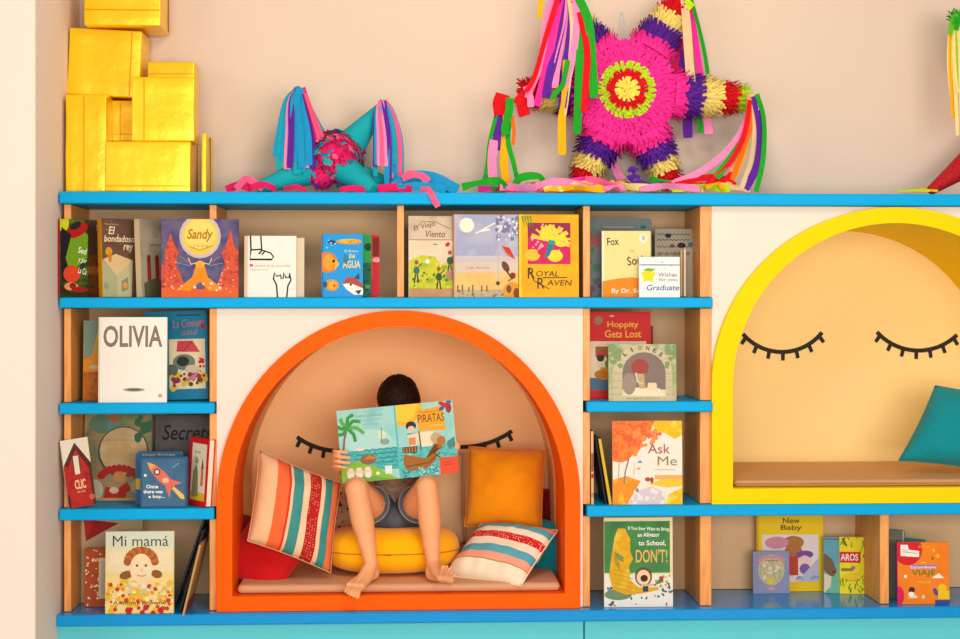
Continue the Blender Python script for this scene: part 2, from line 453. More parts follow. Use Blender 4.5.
def board_poly(w, h, rad):
    if not rad: return [(0, 0), (w, 0), (w, h), (0, h)]
    out = []
    for cx, cy, a0 in ((w - rad, rad, -90), (w - rad, h - rad, 0), (rad, h - rad, 90), (rad, rad, 180)):
        for i in range(5):
            a = R(a0 + 22.5 * i); out.append((cx + rad * math.cos(a), cy + rad * math.sin(a)))
    return out
def prism(bm, poly, y0, y1, mi):
    a = [bm.verts.new((x, y0, z)) for x, z in poly]; b = [bm.verts.new((x, y1, z)) for x, z in poly]
    bm.faces.new(a).material_index = mi; bm.faces.new(b[::-1]).material_index = mi
    for k in range(len(poly)): bm.faces.new((a[k], b[k], b[(k + 1) % len(poly)], a[(k + 1) % len(poly)])).material_index = mi
def cover_mesh(w, h, t, bg, spine, art, rad=0, bt=.0022, step=5e-5):
    mats = [bg, spine]; bm = bmesh.new()
    x0 = -w / 2
    prism(bm, [(x + x0, z) for x, z in board_poly(w, h, rad)], 0, bt, 0)
    prism(bm, [(x + x0, z) for x, z in board_poly(w, h, rad)], t - bt, t, 0)
    add_box(bm, (x0 - .0012, .0003, rad), (x0 + .0012, t - .0003, h - rad), 1)
    bmesh.ops.recalc_face_normals(bm, faces=bm.faces)
    if art:
        for p, n, m in art.items:
            if m not in mats: mats.append(m)
            vs = [bm.verts.new((x + x0, -.00008 - n * step, z)) for x, z in p]
            try: f = bm.faces.new(vs)
            except ValueError: continue
            f.material_index = mats.index(m); f.normal_update()
            if f.normal.y > 0: f.normal_flip()
    me = bpy.data.meshes.new('cover'); bm.to_mesh(me); bm.free()
    return me, mats
def pages_mesh(w, h, t, bt=.0022):
    bm = bmesh.new(); add_box(bm, (-w / 2 + .0014, bt + .0001, .003), (w / 2 - .004, t - bt - .0001, h - .003))
    bmesh.ops.recalc_face_normals(bm, faces=bm.faces)
    me = bpy.data.meshes.new('pages'); bm.to_mesh(me); bm.free(); return me
SHELF = {2: B2[1], 3: B3[1], 4: B4[1], 1: CT[1]}
def book(shelf, uL, yL, uR, yR, vtop, bg, label, draw=None, spine=None, t=.012, lean=3, roll=0, rad=0, cat='book', group=BG):
    z = SHELF[shelf]
    a = W(uL, HOR, yL); b = W(uR, HOR, yR); a.z = b.z = z
    d = b - a; w = d.length; yaw = math.atan2(d.y, d.x)
    h = Z(vtop, uL, yL) - z
    c = (a + b) / 2
    ln = R(lean)
    h /= max(.8, math.cos(ln))
    lift = t * math.sin(ln) + abs(w / 2 * math.sin(R(roll))) + .0004
    o = empty('book', (c.x, c.y, z + lift), label, cat, group)
    o.rotation_euler = (Matrix.Rotation(yaw, 3, 'Z') @ Matrix.Rotation(-ln, 3, 'X') @ Matrix.Rotation(R(-roll), 3, 'Y')).to_euler()
    art = None
    if draw: art = Art(w, h); draw(art)
    me, mats = cover_mesh(w, h, t, bg, spine or bg, art, rad)
    link('cover', me, mats, o)
    link('pages', pages_mesh(w, h, t), PAGES, o)
    return o
def c(col, rough=.42, var=.05, vs_=25):
    d = ''.join('%02x' % int(int(col[i:i + 2], 16) * .95) for i in (1, 3, 5))
    return M('#' + d, rough, 'print_' + d, var=var, vscale=vs_, spec=.12)
WHT, BLK, REDP, DK = c('#f6efe4'), c('#1d1a1a'), c('#d3131f'), c('#3a302a')

# ---- upper row
def d_red_bird(a):
    a.rect(0, 0, 1, 1, MIX(['#1b1512', '#2c3a12', '#5d7d16'], 14))
    a.poly([(.1, .45), (.5, .35), (.95, .5), (1, .8), (.6, .95), (.2, .8)], c('#6d9a1a'))
    a.ell(.12, .95, .2, .3, c('#c6c81f'))
    a.ell(.6, .86, .42, .22, c('#b3161a'), rot=.5); a.ell(.55, .92, .22, .12, c('#2a1f24'), rot=.5)
    a.poly([(.05, .9), (.4, .8), (.2, .5), (.45, .2), (.1, .2), (0, .5)], BLK)
    a.ell(.42, .3, .3, .3, c('#d64526')); a.ell(.4, .14, .25, .14, c('#e88f5a')); a.ell(.45, .15, .12, .1, c('#7d2a1c'))
    for i, w_ in enumerate(('Sed', 'y Jor', 'La Cu')): a.text(w_, .8, .6 - i * .13, .3, .08, WHT, .01, rot=-.25)
    a.ell(.7, .1, .3, .1, c('#a01c1a'))
book(2, 60, -.036, 88, .018, 219, BLK, 'dark green book with a red bird, far left of the top row', d_red_bird, c('#c0142b'), .013, lean=0)
def d_brown(a):
    a.rect(0, .0, 1, .55, MIX(['#5a3416', '#a8591c', '#7c4a1d'], 40)); a.text('N', .8, .9, .2, .07, c('#e8c9a0'))
    a.rect(.1, .3, .9, .4, c('#c77b2a'))
book(2, 82.5, .165, 103, .19, 220, c('#6e4a30'), 'brown book mostly hidden between the red bird book and the yellow-spined book', d_brown, t=.014)
def d_king(a):
    a.rect(0, 0, 1, 1, MIX(['#6a4a3a', '#775443', '#5e4033'], 8))
    a.text('El', .3, .85, .2, .1, c('#f3dcb0'), .02, shear=.2); a.text('bondadoso', .52, .745, .9, .085, c('#f3dcb0'), .02, shear=.2)
    a.text('rey', .78, .62, .3, .1, c('#f3dcb0'), .02, shear=.2)
    a.text('Mario Ramos', .3, .93, .4, .025, c('#d8b48c'))
    a.poly([(.02, .48), (.4, .55), (.9, .47), (.42, .27)], c('#e8c48c'))
    a.poly([(0, 0), (0, .48), (.42, .27), (.42, 0)], c('#b9b489')); a.poly([(.42, 0), (.42, .27), (.9, .47), (.84, 0)], c('#cfc494'))
    a.poly([(.55, .06), (.55, .2), (.75, .26), (.75, .1)], c('#8f9770')); a.ell(.66, .15, .07, .09, c('#eda05a'))
    a.ell(.1, .14, .07, .1, c('#9aa27d'))
    a.ell(.2, .58, .1, .12, c('#e59a2c')); a.ell(.23, .5, .05, .12, c('#d58422'))
    a.dots(6, (.1, .5, .9, .97), .012, c('#e7cf9d'), 3)
book(2, 103, .012, 137, .09, 218.5, c('#6a4a3a'), 'brown fairy-tale book with yellow-orange spine and a pale castle tower on its cover', d_king, c('#efa21d'), .026)
def d_grey(a):
    a.rect(0, 0, 1, 1, MIX(['#a8997f', '#b5a78d', '#93866f'], 6))
    a.text('la', .6, .8, .2, .08, c('#8c7f69')); a.rect(.4, .66, .9, .68, c('#8c7f69'))
    a.rect(.24, .18, .38, .5, c('#a63527')); a.rect(.55, .18, .7, .5, c('#a63527')); a.ell(.31, .5, .07, .1, c('#8a2a20')); a.ell(.62, .5, .07, .1, c('#8a2a20'))
    a.poly([(.1, 0), (.1, .18), (.5, .24), (1, .2), (1, 0)], c('#6a5f43')); a.ell(.9, .04, .14, .07, c('#4c8a3a'))
book(2, 142, .025, 168, .12, 219, c('#a8997f'), 'grey-beige book with two thin red candles standing left of the deer book', d_grey, c('#dbc49d'), .024)
def d_deer(a):
    a.rect(0, 0, 1, 1, MIX(['#3e3a5e', '#57507a', '#6d5f7c', '#444a78'], 14))
    a.ell(.5, .78, .27, .29, c('#c9b8c4')); a.ell(.5, .78, .235, .25, c('#f0c94f'))
    a.ell(.5, .8, .2, .2, c('#f4d76c'))
    a.text('Sandy', .5, .79, .34, .17, c('#b47a1c'), .025, shear=.25); a.text('y la luna', .51, .655, .2, .05, c('#b9811f'))
    a.line([(.36, .65), (.5, .6), (.66, .66)], .012, c('#b9811f'))
    a.dots(26, (.25, .18, .8, .42), .03, c('#3d568f'), 5)
    red = MIX(['#c93f2c', '#dd5b3a', '#a73a35'], 45)
    a.poly([(0, 0), (0, .42), (.04, .4), (.05, .62), (.12, .82), (.17, .66), (.22, .58), (.18, .42), (.24, .3), (.3, .15), (.36, 0)], red)
    a.poly([(1, 0), (1, .6), (.95, .64), (.9, .86), (.84, .68), (.78, .56), (.83, .42), (.77, .3), (.72, .15), (.66, 0)], red)
    a.poly([(0, 0), (0, .12), (.3, .14), (.5, .1), (.7, .14), (1, .12), (1, 0)], c('#e0602a'))
    og = c('#ee8d1e')
    a.poly([(.44, .4), (.56, .4), (.6, .26), (.8, .1), (.62, .08), (.5, .2), (.36, .08), (.2, .1), (.4, .26)], og)
    a.ell(.5, .42, .06, .05, c('#f2a836'))
    for s_ in (-1, 1):
        a.line([(.5 + s_ * .05, .44), (.5 + s_ * .12, .42), (.5 + s_ * .15, .5)], .014, c('#efc37a')); a.line([(.5 + s_ * .1, .43), (.5 + s_ * .26, .52)], .01, c('#8f83a8'))
        a.line([(.5 + s_ * .12, .4), (.5 + s_ * .3, .44)], .01, c('#8f83a8'))
    a.dots(8, (.1, .05, .9, .2), .018, c('#f3d7c4'), 6)
    a.dots(14, (.02, .05, .25, .5), .012, c('#f0a98c'), 8); a.dots(14, (.76, .05, .98, .5), .012, c('#f0a98c'), 9)
book(2, 161.5, -.029, 238.5, -.027, 219, c('#463f63'), 'square purple book with orange deer under a big yellow moon', d_deer, t=.013, lean=.3)
def d_shoe(a):
    w_ = .024
    a.rect(0, 0, .06, 1, c('#e9c9a2'))
    for pts in ([(.11, 1), (.12, .78), (.1, .62), (.52, .61), (.56, .66), (.5, .72), (.33, .77), (.31, 1)], [(.12, .77), (.33, .78)],
                [(.27, .7), (.33, .76)], [(.33, .69), (.39, .75)],
                [(.64, 0), (.62, .2), (.56, .3), (.58, .4), (.62, .34), (.7, .36), (.71, .3), (.75, .31), (.76, .4), (.8, .32), (.86, .32), (.87, .39), (.9, .28), (.84, .18), (.82, 0)]):
        a.line(pts, w_ * 1.25, BLK)
    a.line([(.1, .615), (.52, .615)], .035, BLK)
    a.text('El camino es el escondite', .5, .515, .78, .035, c('#e06a3a')); a.rect(.1, .5, .16, .54, c('#d84a28'))
    a.text('Miguel Sanz', .28, .445, .34, .025, c('#8a7a6a'))
book(2, 244.5, -.004, 296, -.004, 236, WHT, 'white book with a line-drawn shoe above a paw, front of the white pair', d_shoe, t=.012)
book(2, 250, .03, 304, .03, 238, c('#efd9bb'), 'cream book peeping out behind the white shoe-and-paw book', None, t=.012)
def d_fish(a):
    a.rect(.0, .0, .03, 1, c('#0f6fae'))
    a.ell(.66, .88, .31, .065, c('#f09a1c')); a.ell(.66, .89, .24, .04, c('#f7b93a')); a.dots(8, (.42, .84, .9, .92), .02, c('#d9731a'), 2)
    a.ell(.24, .87, .09, .05, c('#154d73')); a.dots(5, (.1, .78, .35, .9), .015, WHT, 3)
    a.ell(.12, .55, .26, .25, c('#f07a1f')); a.ell(.16, .55, .14, .2, c('#f5a02c')); a.ell(.28, .57, .035, .035, BLK); a.poly([(.3, .42), (.42, .52), (.33, .6)], c('#f7b93a'))
    a.ell(.24, .19, .17, .14, c('#f2901f')); a.ell(.26, .19, .1, .1, c('#f6b440')); a.ell(.3, .18, .04, .04, c('#c56a1c')); a.ell(.08, .2, .05, .08, c('#1c5379'))
    a.text('El Reino', .72, .73, .34, .04, c('#dfe9c8')); a.text('Del', .73, .65, .14, .07, c('#f3d98c'), .02); a.text('AGUA', .72, .52, .44, .12, c('#e7d08c'), .03)
    a.ell(.58, .6, .06, .12, c('#3a7e96'))
    a.poly([(.5, .22), (.62, .32), (.8, .31), (1, .2), (1, .06), (.8, .05), (.6, .14)], c('#b04a48')); a.poly([(.5, .21), (.7, .22), (1, .14), (1, .04), (.78, .04), (.6, .12)], WHT)
    a.poly([(.78, .3), (.9, .38), (.92, .28)], c('#37465a')); a.poly([(.8, .1), (.97, .12), (.9, .04)], c('#333f55'))
    a.ell(.7, .2, .03, .03, BLK)
book(2, 322, -.008, 363, -.004, 234, c('#1f9be0'), 'light blue board book of orange fish and a shark, front of three', d_fish, t=.014, rad=.01, lean=2)
def d_green(a): a.rect(.7, 0, 1, .55, MIX(['#0d3a2a', '#1a6a4a', '#153a5a'], 50)); a.ell(.93, .8, .1, .1, c('#0f3c2c')); a.rect(.86, .14, .98, .2, c('#3ba25a'))
book(2, 331, .022, 371, .022, 234.5, c('#1f9a48'), 'green board book in the middle behind the light blue fish book', d_green, t=.012, rad=.01, lean=2)
def d_redb(a): a.rect(.82, .66, .99, .96, c('#7d1a17')); a.ell(.93, .6, .12, .06, c('#e8a6a0')); a.rect(.78, .3, .83, .95, c('#c9601d'))
book(2, 338, .052, 379.5, .052, 235, c('#cf1f33'), 'red board book rearmost of three behind the blue fish book', d_redb, t=.012, rad=.01, lean=2)
def d_meadow(a):
    a.rect(0, 0, 1, 1, MIX(['#cfae90', '#d8c0a3', '#bfa592'], 9)); a.rect(0, .3, 1, .72, MIX(['#e8c8a8', '#edd3b5', '#e0bfa3'], 8))
    a.rect(0, .70, 1, .715, c('#a89080'))
    a.text('El Viejo', .35, .87, .5, .08, c('#7a5a4a'), .01, .25, .2); a.text('Viento', .6, .78, .45, .08, c('#7a5a4a'), .01, 0, .2); a.line([(.1, .83), (.3, .93), (.6, .93), (.95, .84)], .018, c('#94745e'))
    a.poly([(0, .1), (0, .45), (.3, .52), (.6, .5), (.72, .4), (1, .46), (1, .1)], MIX(['#86a324', '#b9c22c', '#d2cc3a', '#7d9a2a'], 26))
    a.rect(0, 0, 1, .11, MIX(['#b98a5a', '#caa06e'], 20))
    a.dots(14, (.02, .1, .98, .3), .03, c('#4e7d28'), 4); a.dots(10, (.05, .12, .95, .45), .022, c('#e9d94a'), 5)
    for x_, y_, sh_ in ((.17, .38, '#3d6b66'), (.68, .3, '#33502e'), (.93, .5, '#2f5a38')):
        a.ell(x_, y_ - .05, .07, .09, c(sh_)); a.ell(x_, y_ + .05, .045, .05, c('#a0562c'))
        a.line([(x_ - .02, y_ - .1), (x_ - .05, y_ - .2)], .03, DK); a.line([(x_ + .02, y_ - .1), (x_ + .04, y_ - .2)], .03, DK); a.line([(x_, y_ - .03), (x_ + .13, y_ + .04)], .025, c(sh_))
    a.ell(.42, .44, .05, .05, WHT); a.ell(.88, .65, .06, .045, c('#c8202a'), rot=.7); a.ell(.95, .28, .12, .1, c('#b0886a')); a.ell(.6, .65, .05, .015, c('#8c7f72'))
book(2, 409, .006, 453, .012, 216, c('#d8c0a3'), 'pale meadow book with children on green grass, left of the moon and kite book', d_meadow, c('#dfe4d2'), .012, lean=2)
def d_moon(a):
    a.rect(0, 0, 1, 1, MIX(['#b8b6c9', '#a3a6c4', '#c9c4cf'], 7))
    a.rect(0, 0, 1, .42, c('#d9c3b0')); a.rect(0, 0, 1, .3, MIX(['#e8c57e', '#e3b96a', '#e6cfa0'], 9)); a.rect(0, .42, 1, .5, c('#cbbfc0'))
    a.rect(0, 0, 1, .09, MIX(['#9a8a70', '#c9b48c', '#7d6a55'], 60))
    a.ell(.2, .87, .115, .115, c('#f3ead2')); a.rect(0, .05, .02, 1, c('#d79a90'))
    a.rect(.68, .0, .69, 1, c('#b9a9b4'))
    a.dots(34, (.66, .7, .99, .98), .03, c('#7d7899'), 3); a.dots(26, (.66, .68, .99, .97), .02, c('#e5dbe2'), 4)
    a.line([(.34, .77), (.5, .84), (.64, .9)], .02, c('#f2ece2')); a.line([(.42, .8), (.56, .82)], .03, c('#f2ece2'))
    a.poly([(.74, .62), (.86, .6), (.95, .46), (.82, .54)], c('#d4321c')); a.poly([(.74, .6), (.82, .54), (.95, .46), (.84, .5)], c('#e25a2c'))
    a.ell(.8, .37, .05, .09, c('#6a4028'), rot=.5); a.ell(.91, .26, .045, .05, c('#7d2e20')); a.line([(.8, .34), (.9, .22), (.84, .2)], .025, c('#5a3524'))
    a.text('Luis Arena', .36, .36, .36, .035, c('#cf8a76'), 0, 0, .2)
    a.ell(.9, .08, .14, .13, c('#e8932c')); a.ell(.68, .17, .03, .03, c('#4c3a2a')); a.ell(.85, .1, .04, .06, c('#6e4a22')); a.ell(.97, .05, .05, .08, c('#7d3e1c'))
    for x_ in (.05, .12, .22, .28, .42, .5): a.rect(x_, .07, x_ + .02, .11 + .04 * math.sin(x_ * 40) ** 2, c('#6f6350'))
book(2, 454, -.012, 518.5, -.008, 214.5, c('#b8b6c9'), 'lilac sky book with a full moon and red kite, second from right before the post', d_moon, c('#d79a90'), .014, lean=2)
def d_raven(a):
    a.rect(.0, 0, 1, 1, MIX(['#f09a12', '#f5b417', '#ef8f1a'], 5)); a.rect(0, 0, .035, 1, c('#f6cc30'))
    a.rect(.14, .4, .86, .9, c('#d01f5a')); a.rect(.14, .72, .86, .9, c('#93264c'))
    ye, ye2 = c('#f2d631'), c('#e8bd2a')
    rd = random.Random(2)
    for k in range(22):
        an = rd.uniform(-.4, 2.9); a.line([(.52, .68), (.52 + .34 * math.cos(an), .68 + .2 * math.sin(an))], .035, ye if k % 2 else ye2)
    a.ell(.5, .77, .16, .13, ye); a.ell(.6, .5, .13, .1, ye); a.ell(.22, .51, .13, .1, ye2); a.ell(.7, .68, .12, .1, ye)
    a.poly([(.42, .47), (.5, .7), (.6, .66), (.5, .5)], c('#1f7d8f')); a.ell(.55, .66, .06, .04, c('#2a9a8c')); a.ell(.36, .56, .06, .07, c('#c91c50')); a.poly([(.3, .56), (.42, .62), (.36, .66)], c('#f4a3b4'))
    a.dots(16, (.16, .42, .84, .88), .02, c('#f4a3b0'), 4)
    for k in range(4): a.poly([(.03 + k * .045, .98), (.06 + k * .045, .98), (.1 + k * .045, .83)], c('#3f9a2c'))
    a.text('OYAL', .47, .285, .38, .065, DK, .0, 0, .15); a.text('AVEN', .67, .175, .42, .065, DK, .0, 0, .15); a.line([(.38, .235), (.8, .24)], .014, DK); a.line([(.16, .34), (.24, .2), (.5, .1)], .012, DK)
    a.text('R', .2, .29, .12, .13, DK); a.text('R', .36, .17, .12, .13, DK)
book(2, 519.5, -.018, 579, -.014, 214.5, c('#f0a016'), 'golden yellow book lettered Royal Raven with a yellow bird in a pink square', d_raven, c('#f6cc30'), .014, lean=2)

# ---- upper right cubby
def d_grt(a):
    a.rect(.25, .88, .72, .9, c('#b08a76')); a.text('ABC', .15, .72, .26, .16, c('#c8433c'), .02); a.ell(.87, .89, .05, .03, c('#2a6a4a')); a.dots(12, (.0, .0, .3, .6), .05, c('#4f7a5a'), 3); a.dots(6, (0, 0, .3, .2), .05, c('#7d4a6a'), 4)
book(2, 588, .11, 652, .11, 218.5, c('#6f7f80'), 'tall grey-teal board book standing behind the cream and orange fox-title book', d_grt, t=.016, rad=.012, lean=2)
def d_fox(a):
    a.rect(0, 0, .03, 1, c('#f7f0da'))
    a.poly([(0, 0), (0, .24), (.3, .28), (.6, .3), (1, .27), (1, 0)], c('#ef8a16'))
    a.text('Fox', .22, .84, .24, .12, c('#4a3a2a'), .012, .08); a.text('in', .62, .7, .07, .04, c('#9a8a6a')); a.text('Socks', .74, .56, .46, .13, c('#4a3a2a'), .012, .12)
    a.text('By Dr. Seuss', .58, .09, .78, .085, c('#f7ead0'), .02)
    a.ell(.85, .89, .09, .1, c('#f2ead2')); a.rect(.825, .86, .875, .93, c('#b9b4c4'))
book(2, 602.5, .022, 651, .022, 231, c('#f2dd92'), 'cream book lettered Fox in Socks with an orange band along the bottom', d_fox, c('#f7f0da'), .014, lean=2)
def d_wish(a):
    a.rect(0, .79, 1, .81, c('#2f6ea8')); a.rect(0, .81, 1, 1, c('#efeff0'))
    a.dots(14, (.02, .02, .98, .98), .014, c('#d85a6a'), 4)
    star = [(.22 + (.2 if i % 2 == 0 else .13) * math.cos(R(90 + 36 * i)), .54 + (.2 if i % 2 == 0 else .13) * math.sin(R(90 + 36 * i))) for i in range(10)]
    a.poly(star, c('#efdc1c')); a.poly([(.08, .66), (.2, .72), (.42, .7), (.3, .64)], c('#7ab52a'))
    a.text('Wishes', .7, .56, .46, .1, c('#6a6a74'), 0, 0, .15); a.text('for you,', .72, .43, .46, .1, c('#6a6a74'), 0, 0, .15); a.text('Graduate', .58, .24, .8, .14, c('#3f6fb4'), .01, 0, .15)
    a.line([(.05, .8), (.95, .8)], .02, c('#274f7c'))
book(2, 639.5, -.018, 680, -.016, 257, c('#f2efec'), 'small white graduation wishes book with yellow star, in front of the cream book', d_wish, t=.01, lean=2)
def d_hearts(a):
    for k, y_ in enumerate((.92, .84, .74, .64)): a.line([(.05 + .05 * i, y_ + .012 * ((i % 2) * 2 - 1)) for i in range(18)], .02, DK)
    a.ell(.34, .9, .08, .06, BLK); a.ell(.68, .76, .11, .07, BLK); a.ell(.44, .75, .07, .05, c('#6e4a3a')); a.ell(.92, .77, .07, .07, c('#3f6f86'))
    for x_ in (.12, .3, .5, .65, .85): a.ell(x_, .64, .03, .05, c('#8a6a4a'))
book(2, 655.5, .13, 694, .13, 229, c('#a89c88'), 'grey book with rows of small black hearts in the right upper cubby', d_hearts, t=.012, lean=2)
book(2, 685, .07, 686.5, .02, 250, c('#e7c9a0'), 'thin cream booklet leaning right beside the grey hearts book', None, c('#e8cda8'), .006, lean=0, roll=0).rotation_euler = (0, R(9), R(80))
book(2, 681.5, .1, 683, .04, 252, c('#c99a6c'), 'thin tan booklet leaning just left of the thin cream booklet', None, c('#d3a87a'), .006, lean=0, roll=0).rotation_euler = (0, R(7), R(80))

# ---- second row, left
def d_yel(a):
    a.rect(0, .56, 1, 1, c('#7f9a86')); a.poly([(.2, .56), (.45, 1), (1, 1), (1, .5)], c('#c9a54a')); a.rect(0, 0, 1, .36, MIX(['#a8501c', '#c8702a', '#8a4a1c'], 30))
    a.poly([(0, .5), (.3, .6), (.6, .5), (1, .56), (1, .36), (0, .36)], c('#e0952a')); a.ell(.3, .42, .14, .06, c('#c9c0a4'))
book(3, 83, .08, 121, .08, 321, c('#b5843e'), 'orange and teal book half hidden behind the white book with big grey title', d_yel, t=.014)
def d_olivia(a):
    a.rect(0, 0, .02, 1, c('#e9d9c0'))
    a.text('OLIVIA', .5, .775, .87, .255, c('#7a6a5e'), .02); a.text('OLIVIA', .5, .775, .85, .235, c('#8c7b6c'), -.012)
    a.ell(.52, .15, .16, .028, c('#a59a8e')); a.ell(.52, .15, .1, .017, c('#6f655c'))
    a.rect(.88, .06, .93, .1, c('#e08a7a'))
book(3, 98.5, -.012, 166.5, -.012, 317.5, WHT, 'white book with the large grey title OLIVIA', d_olivia, t=.014, lean=2)
def d_kite(a):
    a.rect(.38, .12, 1, .68, c('#e3cfa6')); a.rect(.96, 0, 1, 1, c('#14688a'))
    a.text('La Cometa', .7, .86, .5, .09, c('#c25a66'), .0, .05, .2); a.text('azul', .72, .76, .25, .06, c('#c25a66'), 0, 0, .2); a.rect(.5, .94, .9, .955, c('#0c4a66'))
    a.ell(.93, .82, .04, .045, c('#a5202c'))
    a.poly([(.52, .66), (.76, .66), (.88, .53), (.5, .54)], c('#c5424a')); a.line([(.76, .66), (.6, .54)], .012, c('#7d262e'))
    a.ell(.62, .42, .18, .13, c('#6d7a70')); a.ell(.6, .43, .1, .08, c('#2c2e2c')); a.ell(.42, .33, .1, .1, c('#56665c')); a.ell(.75, .34, .12, .07, c('#c9b79a'))
    a.dots(16, (.4, .12, .95, .28), .045, c('#d8b52a'), 3); a.dots(12, (.4, .12, .95, .3), .035, c('#8a2c4a'), 4); a.dots(9, (.4, .14, .95, .3), .03, c('#3f4f2c'), 6)
    a.poly([(.6, .2), (.85, .32), (.8, .22)], c('#c86a86')); a.dots(9, (.86, .26, .94, .46), .025, c('#b5242c'), 5)
book(3, 146, .075, 208.5, .07, 312, c('#127a9c'), 'deep teal book with a red kite picture, right of the white titled book', d_kite, t=.014, roll=1.5)

# ---- second row, right
def d_hop(a):
    a.rect(.0, .1, .93, .66, c('#ecd9b8')); a.rect(.0, .1, .93, .24, c('#54708a'))
    a.text('Hoppity', .56, .845, .5, .085, c('#f7b52c'), .02); a.text('Gets Lost', .56, .745, .58, .085, c('#f7b52c'), .02); a.rect(.35, .94, .42, .96, c('#f0a090'))
    a.ell(.17, .9, .07, .07, c('#a87a5a')); a.rect(.12, .48, .4, .6, c('#a8673a')); a.ell(.2, .47, .06, .06, DK); a.ell(.36, .47, .06, .06, DK); a.rect(.14, .5, .25, .54, c('#d23a2c'))
    a.rect(.2, .22, .6, .36, c('#d9892a')); a.ell(.4, .4, .13, .09, c('#5a8a2c')); a.ell(.2, .28, .1, .07, c('#c9771f'))
book(3, 588, .1, 651, .1, 312, c('#d81e1e'), 'bright red book lettered Hoppity Gets Lost behind the stone arch book', d_hop, t=.014, lean=2)
book(3, 600, .13, 653.5, .13, 326, c('#8a2a22'), 'dark red book showing only its right edge behind the bright red book', None, t=.012, lean=2)
def d_arch(a):
    a.rect(0, 0, 1, 1, MIX(['#a9b183', '#98a87b', '#c3bd92', '#b5ad84'], 18))
    a.ell(.5, .52, .44, .4, c('#cfc09a')); a.rect(.06, .0, .94, .5, c('#c9bd96'))
    st = c('#b3a985')
    for k in range(13):
        an = PI * k / 12; a.line([(.5 + .34 * math.cos(an), .52 + .39 * math.sin(an)), (.5 + .43 * math.cos(an), .52 + .49 * math.sin(an))], .008, st)
    a.ell(.52, .5, .32, .3, c('#85736a')); a.rect(.2, .08, .84, .5, c('#85736a')); a.poly([(.2, .08), (.84, .08), (.84, .2), (.2, .2)], c('#e0d3ae'))
    a.poly([(.22, .1), (.34, .24), (.75, .22), (.84, .08)], c('#eadfbd')); a.ell(.3, .3, .1, .16, c('#a08a7c'))
    a.ell(.46, .6, .13, .12, c('#a5443c')); a.rect(.34, .5, .58, .58, c('#a5443c'))
    a.poly([(.38, .48), (.46, .22), (.54, .22), (.52, .48)], c('#c2a678')); a.line([(.4, .5), (.42, .34), (.5, .3)], .025, c('#d9c4a0')); a.poly([(.56, .2), (.72, .18), (.7, .32), (.58, .32)], c('#e6d2b0'))
    for ch, an in zip('LIONES', (132, 114, 96, 79, 62, 46)):
        a.text(ch, .5 + .39 * math.cos(R(an)), .5 + .44 * math.sin(R(an)), .05 if ch != 'I' else .02, .075, c('#4a4438'), .01, R(an - 90))
    a.dots(26, (0, .6, .18, 1), .03, c('#7f9c68'), 2); a.dots(22, (.85, .6, 1, 1), .03, c('#7f9c68'), 3)
    for y_ in (.12, .24, .36, .48): a.line([(.02, y_), (.19, y_)], .007, st); a.line([(.85, y_), (.98, y_)], .007, st)
    a.text('Angela Rossi', .5, .045, .5, .03, c('#8f866a'))
book(3, 609, -.016, 676.5, -.014, 344.5, c('#a9b183'), 'pale green book picturing a small figure under a stone arch', d_arch, t=.012, lean=2)

# ---- third row, left
def d_house(a):
    a.rect(0, .0, 1, 1, c('#e8dcc6')); a.poly([(0, 0), (0, .62), (.5, .95), (1, .62), (1, 0)], MIX(['#4a1c18', '#5f2a20', '#3a2420'], 20))
    a.poly([(.1, .0), (.1, .55), (.5, .84), (.9, .55), (.9, 0)], MIX(['#a81c1a', '#c22a20', '#8a1c18'], 25)); a.rect(.34, .48, .6, .74, c('#4a3430')); a.rect(.38, .48, .57, .75, c('#ead9bf'))
    a.text('CLIC', .52, .33, .4, .14, c('#f3c9a4'), .03); a.text('una casa', .52, .22, .3, .03, c('#e8b48c')); a.rect(0, .2, .14, .62, c('#b6211c')); a.ell(.88, .12, .1, .1, c('#c9684a'))
book(4, 69, -.028, 96.5, .008, 441, c('#e8dcc6'), 'red house-shaped cover book tilting left at the shelf end', d_house, c('#b9aa98'), .012, roll=7)
def d_oval(a):
    a.rect(0, 0, 1, 1, MIX(['#6f7a5f', '#8f8a68', '#a8895f', '#566a58'], 16))
    a.ell(.25, .88, .18, .14, c('#5f7f6a')); a.ell(.45, .85, .12, .16, c('#5d8a84')); a.ell(.45, .95, .1, .08, c('#a86a3a')); a.rect(.5, .86, 1, 1, MIX(['#a8804f', '#6f8a5f', '#8f5a3c'], 35))
    a.ell(.58, .56, .38, .38, c('#5a4a36')); a.ell(.58, .57, .355, .35, MIX(['#d0b286', '#c8a678', '#d9bf94'], 12))
    a.text('MUSICA', .6, .63, .5, .09, c('#dba94a'), .02); a.text('DE AMOR', .62, .52, .56, .09, c('#dba94a'), .02); a.rect(.3, .69, .8, .695, c('#a08058'))
    red = c('#b52a22')
    for k in range(11):
        an = PI * (.1 + .8 * k / 10); a.ell(.52 + .28 * math.cos(an), .24 + .13 * math.sin(an), .06, .045, red, rot=an)
    a.ell(.53, .27, .1, .08, c('#c98a4c')); a.poly([(.3, .02), (.32, .16), (.5, .14), (.66, .22), (.62, .02)], red); a.ell(.45, .12, .07, .05, c('#e0b898')); a.ell(.62, .14, .08, .06, red)
    a.ell(.15, .12, .14, .16, c('#c8bfa4')); a.ell(.85, .16, .16, .12, c('#b9a888')); a.ell(.85, .15, .08, .06, c('#6a4a3a')); a.rect(0, 0, 1, .03, c('#c89a60'))
    a.dots(12, (.78, .7, 1, .95), .05, c('#3f6a4a'), 3)
book(4, 83.8, .17, 151, .16, 414, c('#7f8062'), 'large olive picture book with a cream oval in the left cubby', d_oval, t=.016)
